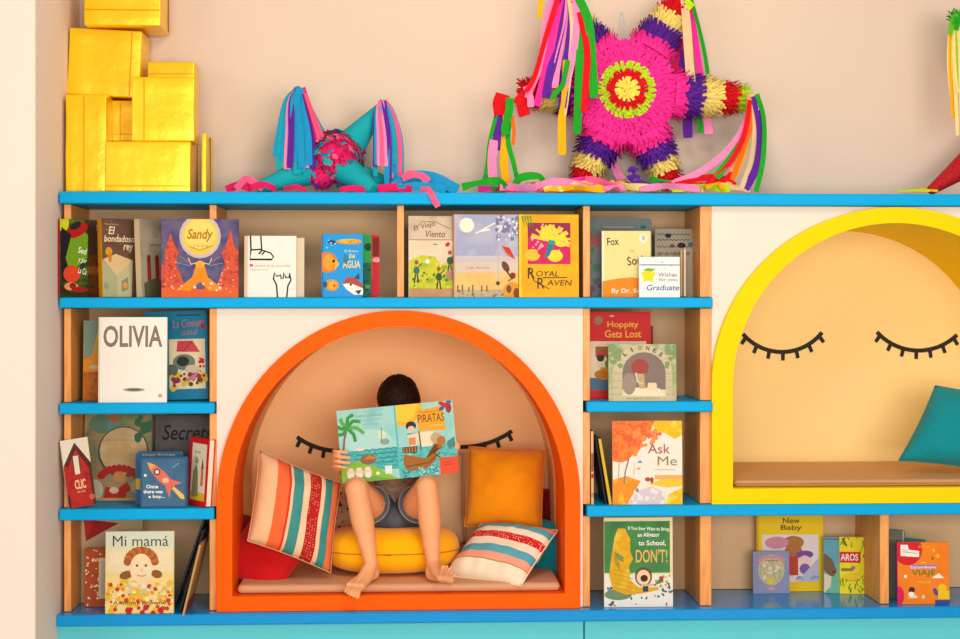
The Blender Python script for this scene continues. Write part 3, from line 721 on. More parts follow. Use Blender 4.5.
def d_secret(a):
    a.rect(0, 0, 1, 1, MIX(['#57514f', '#5f5856', '#504a49'], 8)); a.text('Secrets', .54, .8, .86, .18, c('#1c1a1b'), .012, 0, .25); a.ell(.5, .38, .14, .08, c('#b5542c')); a.rect(.3, .0, .7, .2, c('#8a5a3a'))
book(4, 155, .16, 213.5, .15, 416, c('#57514f'), 'charcoal grey book lettered Secrets behind the blue rocket book', d_secret, t=.014)
def d_board(a): a.text('Happy Birthday', .5, .94, .7, .05, c('#c3b06a')); a.rect(.0, .3, .1, .5, c('#c9a52a')); a.rect(0, 0, 1, .02, c('#1c3f5c'))
book(4, 135.5, .045, 182, .045, 452.5, c('#2a5f8a'), 'dark blue board book just behind the blue rocket book', d_board, t=.03, rad=.01, lean=2)
def d_rocket(a):
    a.rect(.04, .04, .96, .96, MIX(['#3f6688', '#456e92', '#385c7c'], 9))
    c0 = (.45, .62); pk = c('#e0705c')
    def q(x, y):
        an = R(-42); return (c0[0] + x * math.cos(an) - y * math.sin(an), c0[1] + x * math.sin(an) + y * math.cos(an))
    a.poly([q(.2, .1), q(.42, .2), q(.3, .0)], pk); a.poly([q(.2, -.1), q(.42, -.2), q(.3, .0)], pk)
    a.poly([q(-.42, 0), q(-.25, .08), q(0, .11), q(.25, .08), q(.3, 0), q(.25, -.08), q(0, -.11), q(-.25, -.08)], pk); a.poly([q(-.42, 0), q(-.25, .08), q(-.25, -.08)], c('#e8a44c'))
    a.poly([q(.33, .03), q(.6, .05), q(.68, 0), q(.6, -.05), q(.33, -.03)], c('#f0c24a')); a.ell(*q(-.13, .0), .07, .07, BLK); a.ell(*q(-.13, .0), .045, .045, c('#e8d9bf'))
    a.ell(*q(.12, 0), .07, .06, c('#f0b49a'))
    a.ell(.1, .64, .03, .03, WHT); a.line([(.68, .78), (.82, .88)], .012, c('#9ab4c4'))
    a.text('Once', .25, .42, .26, .075, WHT, .03); a.text('there was', .27, .32, .42, .07, WHT, .03); a.text('a boy...', .35, .215, .36, .08, WHT, .03)
book(4, 140.5, -.02, 186.8, -.02, 457.8, c('#34597c'), 'small square blue book with a pink rocket', d_rocket, t=.03, rad=.006, lean=2)
def d_redw(a):
    a.rect(.14, .08, .9, .92, c('#e6dcc6')); a.rect(.14, .08, .9, .2, c('#e3b92a')); a.poly([(.2, .12), (.24, .5), (.4, .62), (.5, .5), (.56, .14)], c('#8f8a6a')); a.ell(.4, .66, .1, .08, c('#a09a78'))
    a.rect(.66, .3, .78, .56, c('#d86a2a')); a.poly([(.66, .56), (.72, .72), (.78, .56)], c('#4a3a34')); a.rect(.25, .78, .6, .8, c('#a8a090')); a.rect(.25, .7, .45, .715, c('#a8a090'))
book(4, 186.8, .06, 205.5, -.028, 438, c('#cf1a20'), 'red bordered book leaning right against the post end', d_redw, c('#cf1a20'), .024, roll=-1.5)

# ---- bottom row, left
def d_flag(a): a.rect(0, 0, 1, 1, MIX(['#cbb08c', '#c2a680', '#d3b996'], 6)); a.poly([(.04, .98), (.62, .93), (.08, .72)], c('#a31c1c')); a.poly([(.04, .98), (.2, .96), (.1, .74)], c('#c0261f'))
book(1, 80.5, .15, 142, .15, 518, c('#cbb08c'), 'tall beige book with a dark red pennant in the bottom left cubby', d_flag, t=.012, lean=2)
def d_dotted(a):
    a.dots(70, (.02, .02, .98, .98), .022, c('#f0d9bd'), 3, 1.6); a.rect(.38, .14, 1, .84, c('#d8c3a2')); a.rect(.44, .2, 1, .78, c('#c4b298'))
book(1, 84.5, .08, 121, .075, 549.5, c('#b5502a'), 'rust orange book with white dots, left of the book with a smiling woman', d_dotted, t=.014)
def d_mama(a):
    a.rect(0, 0, 1, 1, c('#d5d9c4')); a.rect(0, 0, 1, .78, c('#ecd9ae')); a.rect(0, 0, 1, .5, c('#f0d58c')); a.rect(0, .78, 1, .83, c('#dfd9ba'))
    a.text('Mi mamá', .51, .885, .82, .13, c('#4b463f'), .004)
    for s_ in (-1, 1):
        for k in range(4): a.line([(.5 + s_ * (.25 + .05 * k), .6), (.5 + s_ * (.3 + .045 * k), .77 - .02 * abs(k - 1.5))], .028, c('#f1e2bf'))
    hr = c('#bf6f2f')
    for k in range(13):
        an = PI * (.02 + .96 * k / 12); a.ell(.52 + .2 * math.cos(an), .62 + .15 * math.sin(an), .06, .055, hr if k % 2 else c('#a85a26'), rot=an)
    a.ell(.3, .47, .1, .06, c('#8f5a2c'), rot=.3); a.ell(.75, .48, .08, .06, c('#8f5a2c'), rot=-.3)
    a.ell(.52, .55, .165, .22, c('#f3d9b2')); a.rect(.44, .3, .62, .46, c('#efd2a8'))
    a.ell(.46, .585, .02, .02, c('#6f5a3a')); a.ell(.59, .585, .02, .02, c('#6f5a3a')); a.line([(.46, .47), (.53, .455), (.6, .47)], .014, c('#c9786a')); a.ell(.53, .53, .02, .03, c('#e8c49c'))
    a.dots(46, (.02, .03, .98, .4), .042, c('#e9b92a'), 3); a.dots(30, (.02, .12, .98, .36), .03, c('#f3e3a4'), 4); a.dots(22, (.02, .05, .98, .36), .03, c('#c9402a'), 5); a.dots(22, (.02, .03, .98, .3), .02, c('#e88a2c'), 6); a.dots(12, (.3, .25, .95, .36), .025, c('#c4c6b4'), 7)
    a.text('Anthony Browne', .5, .125, .78, .06, c('#5a3a26'), .004); a.dots(10, (.3, .0, .95, .1), .04, c('#c8202a'), 9)
book(1, 105.5, -.035, 173.5, -.035, 532.5, c('#ecd9ae'), 'cream book lettered Mi mamá with a smiling woman and flowers', d_mama, t=.014, lean=2)
for i, (u_, y_, an, hh, cc, lb) in enumerate(((178.5, .12, 19, .31, '#2a3438', 'dark slate thin book, leftmost of three leaning right in the bottom left cubby'),
                                 (185, .07, 16, .28, '#22262c', 'black thin book leaning right, middle of the three in the bottom left cubby'),
                                 (188.5, .02, 13.5, .235, '#c39a5c', 'tan thin book leaning right against the post in the bottom left cubby'))):
    w0 = W(u_, HOR, y_); z = SHELF[1]
    o = empty('book', (w0.x, w0.y, z + .0006), lb, 'book', BG, rot=(0, R(an), R(90)))
    o.rotation_euler = (Matrix.Rotation(R(an), 3, 'Y') @ Matrix.Rotation(R(90), 3, 'Z')).to_euler()
    a_ = Art(.19, hh)
    if i == 2: a_.rect(0, .0, 1, .2, c('#a8402a'))
    me, mats = cover_mesh(.19, hh, .007, c(cc), c(cc), a_); link('cover', me, mats, o); link('pages', pages_mesh(.19, hh, .007), PAGES, o)

# ---- third row, right
def leaner(shelf, u_, y_, an, hh, w_, t_, col, spine, lb, sp=None):
    w0 = W(u_, HOR, y_); z = SHELF[shelf]
    o = empty('book', (w0.x, w0.y + w_ / 2, z + .0006 + t_ * abs(math.sin(R(an)))), lb, 'book', BG)
    o.rotation_euler = (Matrix.Rotation(R(an), 3, 'Y') @ Matrix.Rotation(R(90), 3, 'Z')).to_euler()
    me, mats = cover_mesh(w_, hh, t_, col, spine, None)
    link('cover', me, mats, o); link('pages', pages_mesh(w_, hh, t_), PAGES, o)
    if sp:
        for z0, z1, m_ in sp:
            bm = bmesh.new(); add_box(bm, (-w_ / 2 - .0016, .0006, z0 * hh), (-w_ / 2 - .0011, t_ - .0006, z1 * hh)); bm_obj('spine_label', bm, m_, o)
leaner(4, 593.8, .0, -.3, .245, .17, .009, c('#d9a878'), c('#dfb489'), 'peach-spined thin book upright against the post left of the autumn tree book', [(.45, .7, c('#8f5a44')), (.36, .42, c('#b5342a')), (.1, .16, c('#b08a70'))])
leaner(4, 607, .0, -9, .225, .17, .006, BLK, BLK, 'black thin book leaning left behind the yellow-spined book')
leaner(4, 612, -.01, -9.5, .222, .17, .01, c('#2a2620'), c('#e0b526'), 'yellow-spined thin book leaning left beside the autumn tree book')
def d_ask(a):
    a.rect(0, 0, 1, 1, c('#f6e9dc')); og = MIX(['#ee6a2c', '#f28a3a', '#e85a30', '#f39a4a'], 30); yl = MIX(['#f5cf1c', '#f2b91e', '#f7de4a'], 25)
    a.poly([(.55, 1), (1, 1), (1, .83), (.9, .78), (.75, .85), (.62, .88)], yl)
    a.poly([(0, .52), (0, 1), (.6, 1), (.55, .88), (.5, .8), (.42, .74), (.4, .66), (.3, .6), (.2, .52), (.1, .5)], og)
    a.dots(20, (.3, .6, .62, .9), .035, c('#f2914a'), 3); a.dots(8, (.5, .78, .72, .86), .025, c('#e86a3a'), 4)
    a.poly([(0, 0), (0, .3), (.2, .34), (.4, .28), (.3, .14), (.2, 0)], MIX(['#f2a51f', '#ef8a2c', '#f5c22a'], 30)); a.rect(.6, .3, 1, .35, c('#f0b05a')); a.poly([(.75, 0), (.8, .12), (1, .2), (1, 0)], yl); a.poly([(.5, .24), (.7, .3), (1, .3), (1, .22), (.8, .2)], c('#f4c93a'))
    a.poly([(.2, .0), (.35, .16), (.55, .22), (.75, .14), (.75, .0)], c('#d9ccd4')); a.dots(14, (.25, .02, .75, .18), .03, c('#efe4e0'), 5)
    a.line([(.16, .25), (.18, .4), (.23, .55)], .02, c('#8a7f78')); a.line([(.08, .3), (.09, .5)], .012, c('#b9a890')); a.line([(.3, .35), (.31, .5)], .01, c('#cdb08c'))
    a.text('Ask', .665, .665, .32, .115, c('#b8583c'), .004); a.text('Me', .785, .52, .28, .11, c('#8f8a3a'), .004)
    a.poly([(.35, .5), (.39, .53), (.43, .5)], c('#3a86a8')); a.ell(.37, .43, .03, .015, c('#e0a05a')); a.ell(.5, .3, .04, .03, c('#b5482f')); a.ell(.56, .29, .025, .045, c('#b5482f')); a.ell(.35, .17, .02, .03, c('#7d8a9a'))
    a.rect(.6, .41, .9, .42, c('#dcb9a0'))
book(4, 613, -.012, 682.5, -.012, 421.5, c('#f6e9dc'), 'white and orange autumn tree book lettered Ask Me', d_ask, c('#f0a05a'), .014, lean=2)

# ---- bottom row, right
def d_allig(a):
    a.rect(0, 0, 1, 1, c('#efd9a4')); a.rect(.0, .38, .96, .96, MIX(['#3f7d45', '#478a4c', '#3a7442'], 8)); a.rect(0, 0, 1, .36, c('#e9e6dc'))
    a.text('If You Ever Want to Bring', .65, .87, .6, .05, WHT, .015, -.03); a.text('an Alligator', .65, .8, .32, .06, WHT, .02); a.text('to School,', .7, .71, .4, .065, WHT, .02); a.text("DON'T!", .69, .57, .46, .15, c('#efb45c'), .01)
    a.dots(20, (.02, .02, .98, .24), .03, c('#2f6f86'), 3, .5); a.dots(20, (.02, .02, .98, .34), .02, c('#3a3a38'), 4, .5); a.dots(12, (.02, .02, .98, .3), .025, c('#c8582c'), 5, .5); a.dots(10, (.6, .2, .98, .36), .02, c('#c8a43a'), 6)
    yg = MIX(['#e8b51c', '#d9a21a', '#f0c43a'], 18)
    a.ell(.2, .14, .2, .08, c('#6f8a6a'))
    a.poly([(.12, .2), (.07, .35), (.1, .55), (.15, .78), (.2, .88), (.3, .88), (.38, .76), (.38, .62), (.42, .54), (.36, .46), (.38, .3), (.5, .22), (.78, .22), (.8, .19), (.55, .15), (.3, .14)], yg)
    a.poly([(.14, .62), (.18, .54), (.28, .5), (.28, .56), (.2, .6)], c('#7d8a4a')); a.poly([(.13, .6), (.16, .48), (.24, .38), (.22, .5)], c('#b58a1c'))
    for k in range(5): a.line([(.14, .42 - .05 * k), (.3, .39 - .05 * k), (.42, .36 - .05 * k)], .008, c('#b98d1c'))
    a.ell(.57, .34, .125, .14, c('#6a4a30')); a.ell(.57, .33, .1, .11, c('#efcfa4')); a.ell(.58, .32, .055, .05, c('#4a1c18')); a.rect(.56, .17, .64, .25, c('#33405a')); a.line([(.54, .24), (.7, .25)], .03, c('#d8b08a'))
    a.rect(.8, .28, .86, .34, c('#a8402a')); a.poly([(.72, .24), (.84, .27), (.8, .31)], c('#3f8a6a'))
book(1, 604.5, -.008, 673, -.008, 518.5, c('#efd9a4'), 'green chalkboard book with a yellow alligator and a shouting child', d_allig, c('#e0c98a'), .014, lean=2)
def d_baby(a):
    a.rect(.08, .12, .93, .71, c('#ead9d2')); a.text('New', .52, .885, .26, .07, c('#6a5526'), .02); a.text('Baby', .52, .79, .32, .085, c('#6a5526'), .02)
    a.ell(.55, .61, .16, .1, c('#b5703a')); a.ell(.3, .61, .18, .09, c('#d08a9a')); a.ell(.55, .5, .13, .12, c('#b5703a')); a.rect(.44, .2, .62, .44, c('#c2442c')); a.ell(.72, .46, .13, .06, c('#7d4a9a')); a.ell(.72, .38, .09, .08, c('#e8cdb9')); a.ell(.72, .28, .08, .08, c('#8a5aa8'))
    a.poly([(.6, .12), (.93, .12), (.93, .42)], c('#bdb9cf')); a.dots(14, (.4, .13, .92, .2), .02, c('#8a9ac0'), 3); a.rect(.0, 0, .03, 1, c('#d8a812'))
book(1, 757, .235, 823.5, .235, 512, c('#f6c814'), 'tall yellow book lettered New Baby', d_baby, c('#d8a812'), .012, lean=1)
def d_lilac(a):
    a.ell(.5, .56, .37, .42, c('#c9b98c')); a.ell(.5, .56, .34, .39, MIX(['#c99a9a', '#a9b08a', '#d9c48a', '#b58aa0'], 60)); a.ell(.47, .3, .12, .08, c('#e0c83a')); a.ell(.2, .8, .08, .06, c('#d88a9c')); a.ell(.82, .8, .08, .06, c('#d88a9c')); a.rect(.24, .83, .78, .9, c('#cf8f9c')); a.ell(.5, .12, .1, .05, c('#d89a98')); a.rect(.32, .77, .68, .79, c('#8a7a6a'))
    a.dots(14, (.28, .35, .7, .75), .04, c('#ead0c4'), 3)
book(1, 753.5, .2, 789.5, .2, 552, c('#8f93b4'), 'small lilac book with an oval picture, in front of the tall yellow book', d_lilac, t=.008, lean=2)
def d_dog(a):
    a.rect(0, 0, 1, .5, c('#6fb59a')); a.poly([(.1, .7), (.5, .6), (.75, .42), (.6, .3), (.4, .3), (.0, .4), (0, .7)], c('#7d5a3c')); a.ell(.62, .38, .14, .08, c('#5a3f2c')); a.poly([(.0, 0), (.0, .35), (.45, .3), (.4, .12)], c('#dcd3bd')); a.rect(.0, .95, 1, .98, c('#5a7a80'))
book(1, 824, .2, 841, .19, 537.5, c('#5fa3b4'), 'teal book with a brown dog, left of the yellow jungle book', d_dog, t=.01, lean=2)
def d_aros(a):
    a.rect(0, 0, 1, 1, MIX(['#e8d51c', '#f0df2a', '#d3cf22'], 8))
    rd = random.Random(4)
    for k in range(34):
        x_, y_ = rd.choice(((rd.uniform(.7, 1), rd.uniform(0, 1)), (rd.uniform(0, 1), rd.uniform(0, .22)), (rd.uniform(.0, 1), rd.uniform(.8, 1)))); an = rd.uniform(.4, 2.4)
        a.line([(x_, y_), (x_ + .16 * math.cos(an), y_ + .1 * math.sin(an))], .035, c('#5f9a1f') if k % 2 else c('#3f7a1c'))
    a.rect(.0, .55, .78, .74, c('#d8202a')); a.text('AROS', .36, .645, .66, .12, WHT, .02); a.ell(.5, .46, .08, .07, c('#7a8a94')); a.rect(.05, .4, .5, .45, c('#8f7a3a')); a.poly([(.0, .28), (.3, .36), (.78, .38), (.76, .26), (.4, .25)], c('#f2c81c')); a.line([(.0, .26), (.4, .23), (.78, .26)], .02, c('#8a7a1c')); a.line([(.1, .98), (.26, .84)], .06, c('#5a3a2a'))
book(1, 840, .185, 866.5, .175, 537.5, c('#e8d51c'), 'bright yellow jungle-leaf book with a red title box', d_aros, t=.012, lean=2)
def d_viaje(a):
    a.rect(0, 0, 1, 1, MIX(['#ee7a16', '#f28420', '#ec7214'], 6))
    a.ell(.2, .88, .28, .3, c('#d81e2c')); a.poly([(.06, .78), (.06, .96), (.2, .96), (.22, .88), (.42, .86), (.42, .76)], WHT); a.line([(.08, .85), (.38, .82)], .012, c('#9a8a84')); a.line([(.08, .88), (.2, .87)], .012, c('#9a8a84'))
    a.rect(.24, .57, .76, .635, c('#9a7ab4')); a.text('Extraordinario', .5, .6, .5, .045, WHT, .015); a.text('VIAJE', .5, .495, .46, .11, c('#7a7a1c'), .025); a.text('aventuras', .5, .36, .26, .035, c('#f5c25a')); a.rect(.45, .665, .55, .68, c('#f5d23a'))
    a.poly([(.66, .42), (.72, .46), (.8, .5), (.86, .45), (.9, .42)], WHT); a.ell(.15, .45, .03, .03, WHT); a.text('El Gran', .52, .93, .22, .03, c('#f5c25a'))
    a.ell(.78, .78, .04, .04, c('#f2b92c')); a.ell(.7, .87, .03, .035, c('#f2b92c')); a.ell(.68, .74, .02, .03, c('#a8402a'))
    a.ell(.27, .23, .06, .06, c('#3a2a2c')); a.ell(.26, .16, .06, .05, WHT); a.poly([(.18, .1), (.36, .15), (.38, .1)], c('#f0d9bd')); a.ell(.49, .12, .03, .04, c('#f0c9a0'))
    a.rect(.78, .08, 1, .22, c('#f2c320')); a.ell(.86, .26, .09, .08, c('#f2c320')); a.ell(.73, .2, .04, .08, c('#5a4a8a'), rot=.4); a.rect(.72, .0, 1, .07, c('#2f4f9a')); a.ell(.02, .14, .1, .18, c('#d81e5a'))
book(1, 898, -.006, 949.5, -.01, 543, c('#ee7a16'), 'orange adventure book with red corner badge', d_viaje, c('#b83a8a'), .014, lean=2)
def d_gg(a): a.rect(.0, .86, 1, .9, c('#8a8f88')); a.rect(.6, .0, .66, .86, c('#5a625a'))
book(1, 886, .11, 902, .07, 529.5, c('#7d827a'), 'grey book standing behind the left edge of the orange adventure book', d_gg, c('#5a605a'), .02, lean=1, rad=.008)
book(1, 899, .13, 921, .12, 540, c('#3f8a80'), 'green-teal book barely peeping above the orange adventure book', None, t=.014, lean=2, roll=-5)
# ------------------------------------------------------------------ loose cushions
def FAB(col, name='woven_fabric', bump=.35, bs=160, sheen=.15): return M(col, .85, name, bump=bump, bscale=bs, var=.08, vscale=12, spec=.15, sheen=sheen)
def rotm(yaw, lean, roll):
    return Matrix.Rotation(R(yaw), 3, 'Z') @ Matrix.Rotation(R(lean), 3, 'X') @ Matrix.Rotation(R(roll), 3, 'Y')
def pillow(label, w, h, t, mat, loc, yaw=0, lean=0, roll=0, pinch=.07, seed=1, name='throw_cushion', group='throw cushions in the reading nooks', skew=0, seam=None, wrinkle=1.0, sag=0):
    """stuffed square cushion; local x width, z height, front facing -y"""
    n = 30; bm = bmesh.new(); uvl = bm.loops.layers.uv.new('UVMap'); rd = random.Random(seed); off = Vector((rd.random() * 9, rd.random() * 9, rd.random() * 9))
    grid = {}
    for side in (-1, 1):
        for i in range(n + 1):
            for j in range(n + 1):
                u = -1 + 2 * i / n; v = -1 + 2 * j / n
                edge = i in (0, n) or j in (0, n)
                if edge and side == 1: grid[side, i, j] = grid[-1, i, j]; continue
                x = w / 2 * u * (1 - pinch * (1 - v * v)); z = h / 2 * v * (1 - pinch * (1 - u * u))
                bul = max(0, (1 - abs(u) ** 2.6)) ** .55 * max(0, (1 - abs(v) ** 2.6)) ** .55
                q = Vector((x * 9, z * 9, side * 3)) + off
                wr = (mnoise.noise(q) * .012 + mnoise.noise(q * 2.6) * .006) * wrinkle * min(1, bul * 1.6) * (t / .12)
                # radiating creases toward the corners
                ang = math.atan2(z, x); rr = min(1, math.hypot(u, v))
                wr += .004 * math.sin(ang * 14 + rd.random() * .0 + seed) * max(0, rr - .45) * bul * wrinkle
                y = side * (t / 2 * bul + wr)
                x += skew * z; z -= sag * (1 - u * u) * (v > 0) * v * h
                grid[side, i, j] = bm.verts.new((x, y, z))
    for side in (-1, 1):
        for i in range(n):
            for j in range(n):
                f = bm.faces.new((grid[side, i, j], grid[side, i + 1, j], grid[side, i + 1, j + 1], grid[side, i, j + 1]))
                for lp, (a, b) in zip(f.loops, ((i, j), (i + 1, j), (i + 1, j + 1), (i, j + 1))): lp[uvl].uv = (a / n, b / n)
    m = rotm(yaw, lean, roll); 
    root = bm_obj(name, bm, mat, None, loc, True)
    root.rotation_euler = m.to_euler()
    tag(root, label, 'cushion', group)
    # piping along the sewn edge
    bm = bmesh.new(); pts = []
    for a, b in (((-1, -1), (1, -1)), ((1, -1), (1, 1)), ((1, 1), (-1, 1)), ((-1, 1), (-1, -1))):
        for k in range(16):
            u = a[0] + (b[0] - a[0]) * k / 16; v = a[1] + (b[1] - a[1]) * k / 16
            x = w / 2 * u * (1 - pinch * (1 - v * v)); z = h / 2 * v * (1 - pinch * (1 - u * u))
            x += skew * z; z -= sag * (1 - u * u) * (v > 0) * v * h
            pts.append(Vector((x, 0, z)))
    pts.append(pts[0]); add_tube(bm, pts, .0022, 6, caps=False)
    link_mat = seam or (mat if not isinstance(mat, (list, tuple)) else mat[0])
    bm_obj('seam', bm, link_mat, root, None, True)
    return root
RED_F = FAB('#c81216'); TEAL_F = FAB('#0d8a96'); MUST = FAB('#ec9004'); BEIGE_F = FAB('#e8bd8e')
stripe_v = STRIPES([(0, '#e8b98c'), (.2, '#ee6a3a'), (.34, '#d33a2a'), (.37, '#e9c39a'), (.4, '#3f8f8c'), (.52, '#ecc9a0'), (.6, '#b8201e'), (.74, '#ecc9a0'), (.79, '#3f8f8c'), (.89, '#ee7a4a'), (.97, '#c8502c')], 'warm_striped_weave', 'X', (.61, .73, '#e08a6a'))
stripe_h = STRIPES([(0, '#f1dfc2'), (.19, '#a88a5e'), (.205, '#f0a183'), (.31, '#5aa9b8'), (.44, '#f3e3c8'), (.57, '#cf2222'), (.69, '#f3e3c8'), (.79, '#5aa9b8'), (.9, '#e88a5a'), (.96, '#e8824f')], 'pale_striped_weave', 'Y', (.58, .68, '#f0c8b0'))
pillow('large striped cushion in orange, teal and dark red leaning at left of the orange nook', .305, .30, .145, stripe_v, W(295, 511.5, .125), 18, -14, 24, seed=3, pinch=.04, skew=-.24, seam=FAB('#d9a877'))
pillow('bright red cushion lying in the left corner of the orange nook', .25, .22, .1, RED_F, W(264, 556, .19), -14, -34, 24, seed=4, pinch=.03, wrinkle=.5)
pillow('dark red cushion mostly hidden behind the bright red one in the left corner', .2, .2, .07, FAB('#8f1512'), W(262, 546, .3), 8, -10, 10, seed=5)
pillow('mustard orange cushion standing at the right of the orange nook', .275, .285, .155, MUST, W(505, 488, .36), -6, -12, 2.5, seed=6, pinch=.025)
pillow('white striped cushion with a red band, tilted at front right of the orange nook', .30, .27, .115, stripe_h, W(501, 553, .16), -30, -54, 2, seed=7, pinch=.03, skew=.1)
pillow('teal cushion tucked behind the white striped cushion in the orange nook', .19, .19, .085, TEAL_F, W(541, 545, .33), -22, -18, 14, seed=8)
pillow('dark maroon cushion showing only a sliver between mustard and teal cushions', .15, .24, .05, FAB('#7d1a1c'), W(536, 520, .52), -5, -10, 3, seed=9)
pillow('big plain beige cushion behind the boy in the orange nook', .42, .335, .07, BEIGE_F, W(408, 500, .55), 0, -5, -1, seed=10, pinch=.03)
pillow('small crumpled beige cushion with dark specks between striped cushion and boy', .15, .2, .07, MIX(['#dfb488', '#dfb488', '#d4a880', '#4a382c'], 45, .85, 2, True), W(340, 515, .43), 12, -14, -14, seed=11)
pillow('teal cushion at the right end of the yellow nook', .30, .285, .14, TEAL_F, W(961, 428, .2), -14, -16, 6, seed=12, pinch=.05, skew=.36)
# round floor cushion under the boy
def round_cushion():
    pc = W(391.5, 553, .26); hw, hh, hd = .238, .083, .165
    base = Vector((pc.x, pc.y, zso + .0005)); bm = bmesh.new(); nu, nv = 56, 24; rows = []
    sgn = lambda a, p: math.copysign(abs(a) ** p, a)
    for j in range(nv + 1):
        ph = -PI / 2 + PI * j / nv; r = []
        for i in range(nu):
            th = 2 * PI * i / nu
            x = hw * sgn(math.cos(ph), .62) * sgn(math.cos(th), .85); y = hd * sgn(math.cos(ph), .62) * sgn(math.sin(th), .85); z = hh * sgn(math.sin(ph), .8)
            if z > 0:
                d = math.hypot(x / .12, (y - .06) / .11); z -= .024 * math.exp(-d * d)          # dent under the seated boy
            q = Vector((x * 7, y * 7, z * 7)); wr = mnoise.noise(q) * .004 + .002 * math.sin(th * 18) * math.cos(ph) ** 2
            r.append(bm.verts.new((x * (1 + wr), y * (1 + wr), z + hh + wr * .3)))
        rows.append(r)
    for a, b in zip(rows, rows[1:]):
        for i in range(nu):
            bm.faces.new((a[i], a[(i + 1) % nu], b[(i + 1) % nu], b[i]))
    bmesh.ops.remove_doubles(bm, verts=bm.verts, dist=.0004)
    o = bm_obj('floor_cushion', bm, FAB('#ffb200', bump=.2), None, base, True)
    tag(o, 'round yellow floor cushion the boy is sitting on', 'cushion')
    bm = bmesh.new(); pts = []
    for i in range(41):
        th = 2 * PI * i / 40; pts.append(Vector(((hw + .0005) * sgn(math.cos(th), .85), (hd + .0005) * sgn(math.sin(th), .85), hh)))
    add_tube(bm, pts, .0022, 6, caps=False); bm_obj('seam', bm, FAB('#c77a06'), o, None, True)
    bm = bmesh.new(); add_tube(bm, [(-.06, -hd * .945, hh - .002), (.0, -hd * 1.006, hh - .001)], .0035, 8); bm_obj('zip_pull', bm, FAB('#b06a08'), o)
    return o
round_cushion()
# ------------------------------------------------------------------ gold boxes on top of the shelving
GOLD = M('#ffcc00', .3, 'gold_foil', bump=.4, bscale=9, metal=.3, var=.04, vscale=5, spec=.6)
GOLD2 = M('#e89a00', .32, 'gold_foil_seam', metal=.45, var=.05)
zt = z_top1 + .0006
BOXES = []
def gold_box(u0, v1, u1, v0, y, d, label, roll=0, yaw=0, z_rest=None, seam=()):
    """front face from (u0, v1 top) to (u1, v0 bottom) at depth y"""
    a = W(u0, v0, y); b = W(u1, v1, y); w = b.x - a.x
    zb = a.z if z_rest is None else z_rest; h = b.z - zb
    o = empty('gift_box', ((a.x + b.x) / 2, y + d / 2, zb), label, 'box', 'gold foil boxes stacked on the shelving')
    o.rotation_euler = (Matrix.Rotation(R(yaw), 3, 'Z') @ Matrix.Rotation(R(roll), 3, 'Y')).to_euler()
    bm = bmesh.new(); add_box(bm, (-w / 2, -d / 2, 0), (w / 2, d / 2, h))
    bmesh.ops.bevel(bm, geom=bm.edges[:], offset=.005, segments=3, affect='EDGES', profile=.6)
    bmesh.ops.subdivide_edges(bm, edges=[e for e in bm.edges if e.calc_length() > .04], cuts=4, use_grid_fill=True)
    for v in bm.verts:
        q = v.co * 11 + Vector((u0, v1, y)); v.co.y += mnoise.noise(q) * .0022; v.co.x += mnoise.noise(q + Vector((7, 1, 3))) * .002
    bm_obj('foil_wrap', bm, GOLD, o, None, True)
    for kind, f in seam:
        bm = bmesh.new()
        if kind == 'v': add_box(bm, (-w / 2 + f * w - .002, -d / 2 - .0022, .006), (-w / 2 + f * w + .002, -d / 2 + .001, h - .006))
        if kind == 'h': add_box(bm, (-w / 2 + .004, -d / 2 - .0022, f * h - .0018), (w / 2 - .004, -d / 2 + .001, f * h + .0018))
        if kind == 's': add_box(bm, (w / 2 - .001, -d * .42, f * h - .002), (w / 2 + .0022, d * .42, f * h + .002))
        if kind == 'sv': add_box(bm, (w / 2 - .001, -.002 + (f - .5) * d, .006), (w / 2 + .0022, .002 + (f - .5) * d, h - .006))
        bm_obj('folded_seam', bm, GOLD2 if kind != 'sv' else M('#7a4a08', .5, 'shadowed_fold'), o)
    return o, zb + h
o, zC = gold_box(65.5, 94.5, 106.5, 191, .03, .2, 'tall narrow gold box standing at the left end of the top board', z_rest=zt, seam=(('v', .45),))
o, zH = gold_box(104.8, 141.5, 190.5, 191, -.005, .12, 'wide gold box lying at the bottom front of the stack', z_rest=zt, seam=(('h', .12),))
o, _ = gold_box(109.5, 142, 149.5, 191, .135, .12, 'gold box at the back of the stack behind the wide bottom one', z_rest=zt)
zE = _
o, zB = gold_box(66.5, 29.5, 139.5, 94, .113, .17, 'square tilted gold box balanced on the tall narrow box at upper left', roll=2.5, z_rest=zC + .0055, seam=(('v', .86),))
o, zD = gold_box(109.5, 100.5, 146, 142, .135, .12, 'gold box with crossed dark seams glimpsed in the middle of the stack', z_rest=zE + .0005, seam=(('v', .3), ('h', .18)))
o, zG = gold_box(131.5, 77, 194.5, 141, -.005, .115, 'square gold box at the centre right resting on the wide bottom box', z_rest=zH + .0005, seam=(('v', .2),))
o, zI = gold_box(150.5, 142, 195, 191, .135, .12, 'dim gold box on the board behind the right end of the wide bottom box', z_rest=zt, seam=(('sv', .4),))
o, zF = gold_box(147.5, 62, 194.5, 142, .125, .12, 'gold box standing behind the square centre right box', z_rest=zI + .0005, seam=(('h', .85),))
o, zA = gold_box(84, -22, 160.5, 60, .245 - .18, .2, 'topmost gold box cut off by the top edge of the photo', z_rest=max(zB, zF, zD) + .004, seam=(('h', .33), ('sv', .8)))
gold_box(201.5, 133, 206.5, 191, .02, .18, 'thin gold box standing upright at the right end of the stack', z_rest=zt, seam=(('sv', .5),), yaw=0)
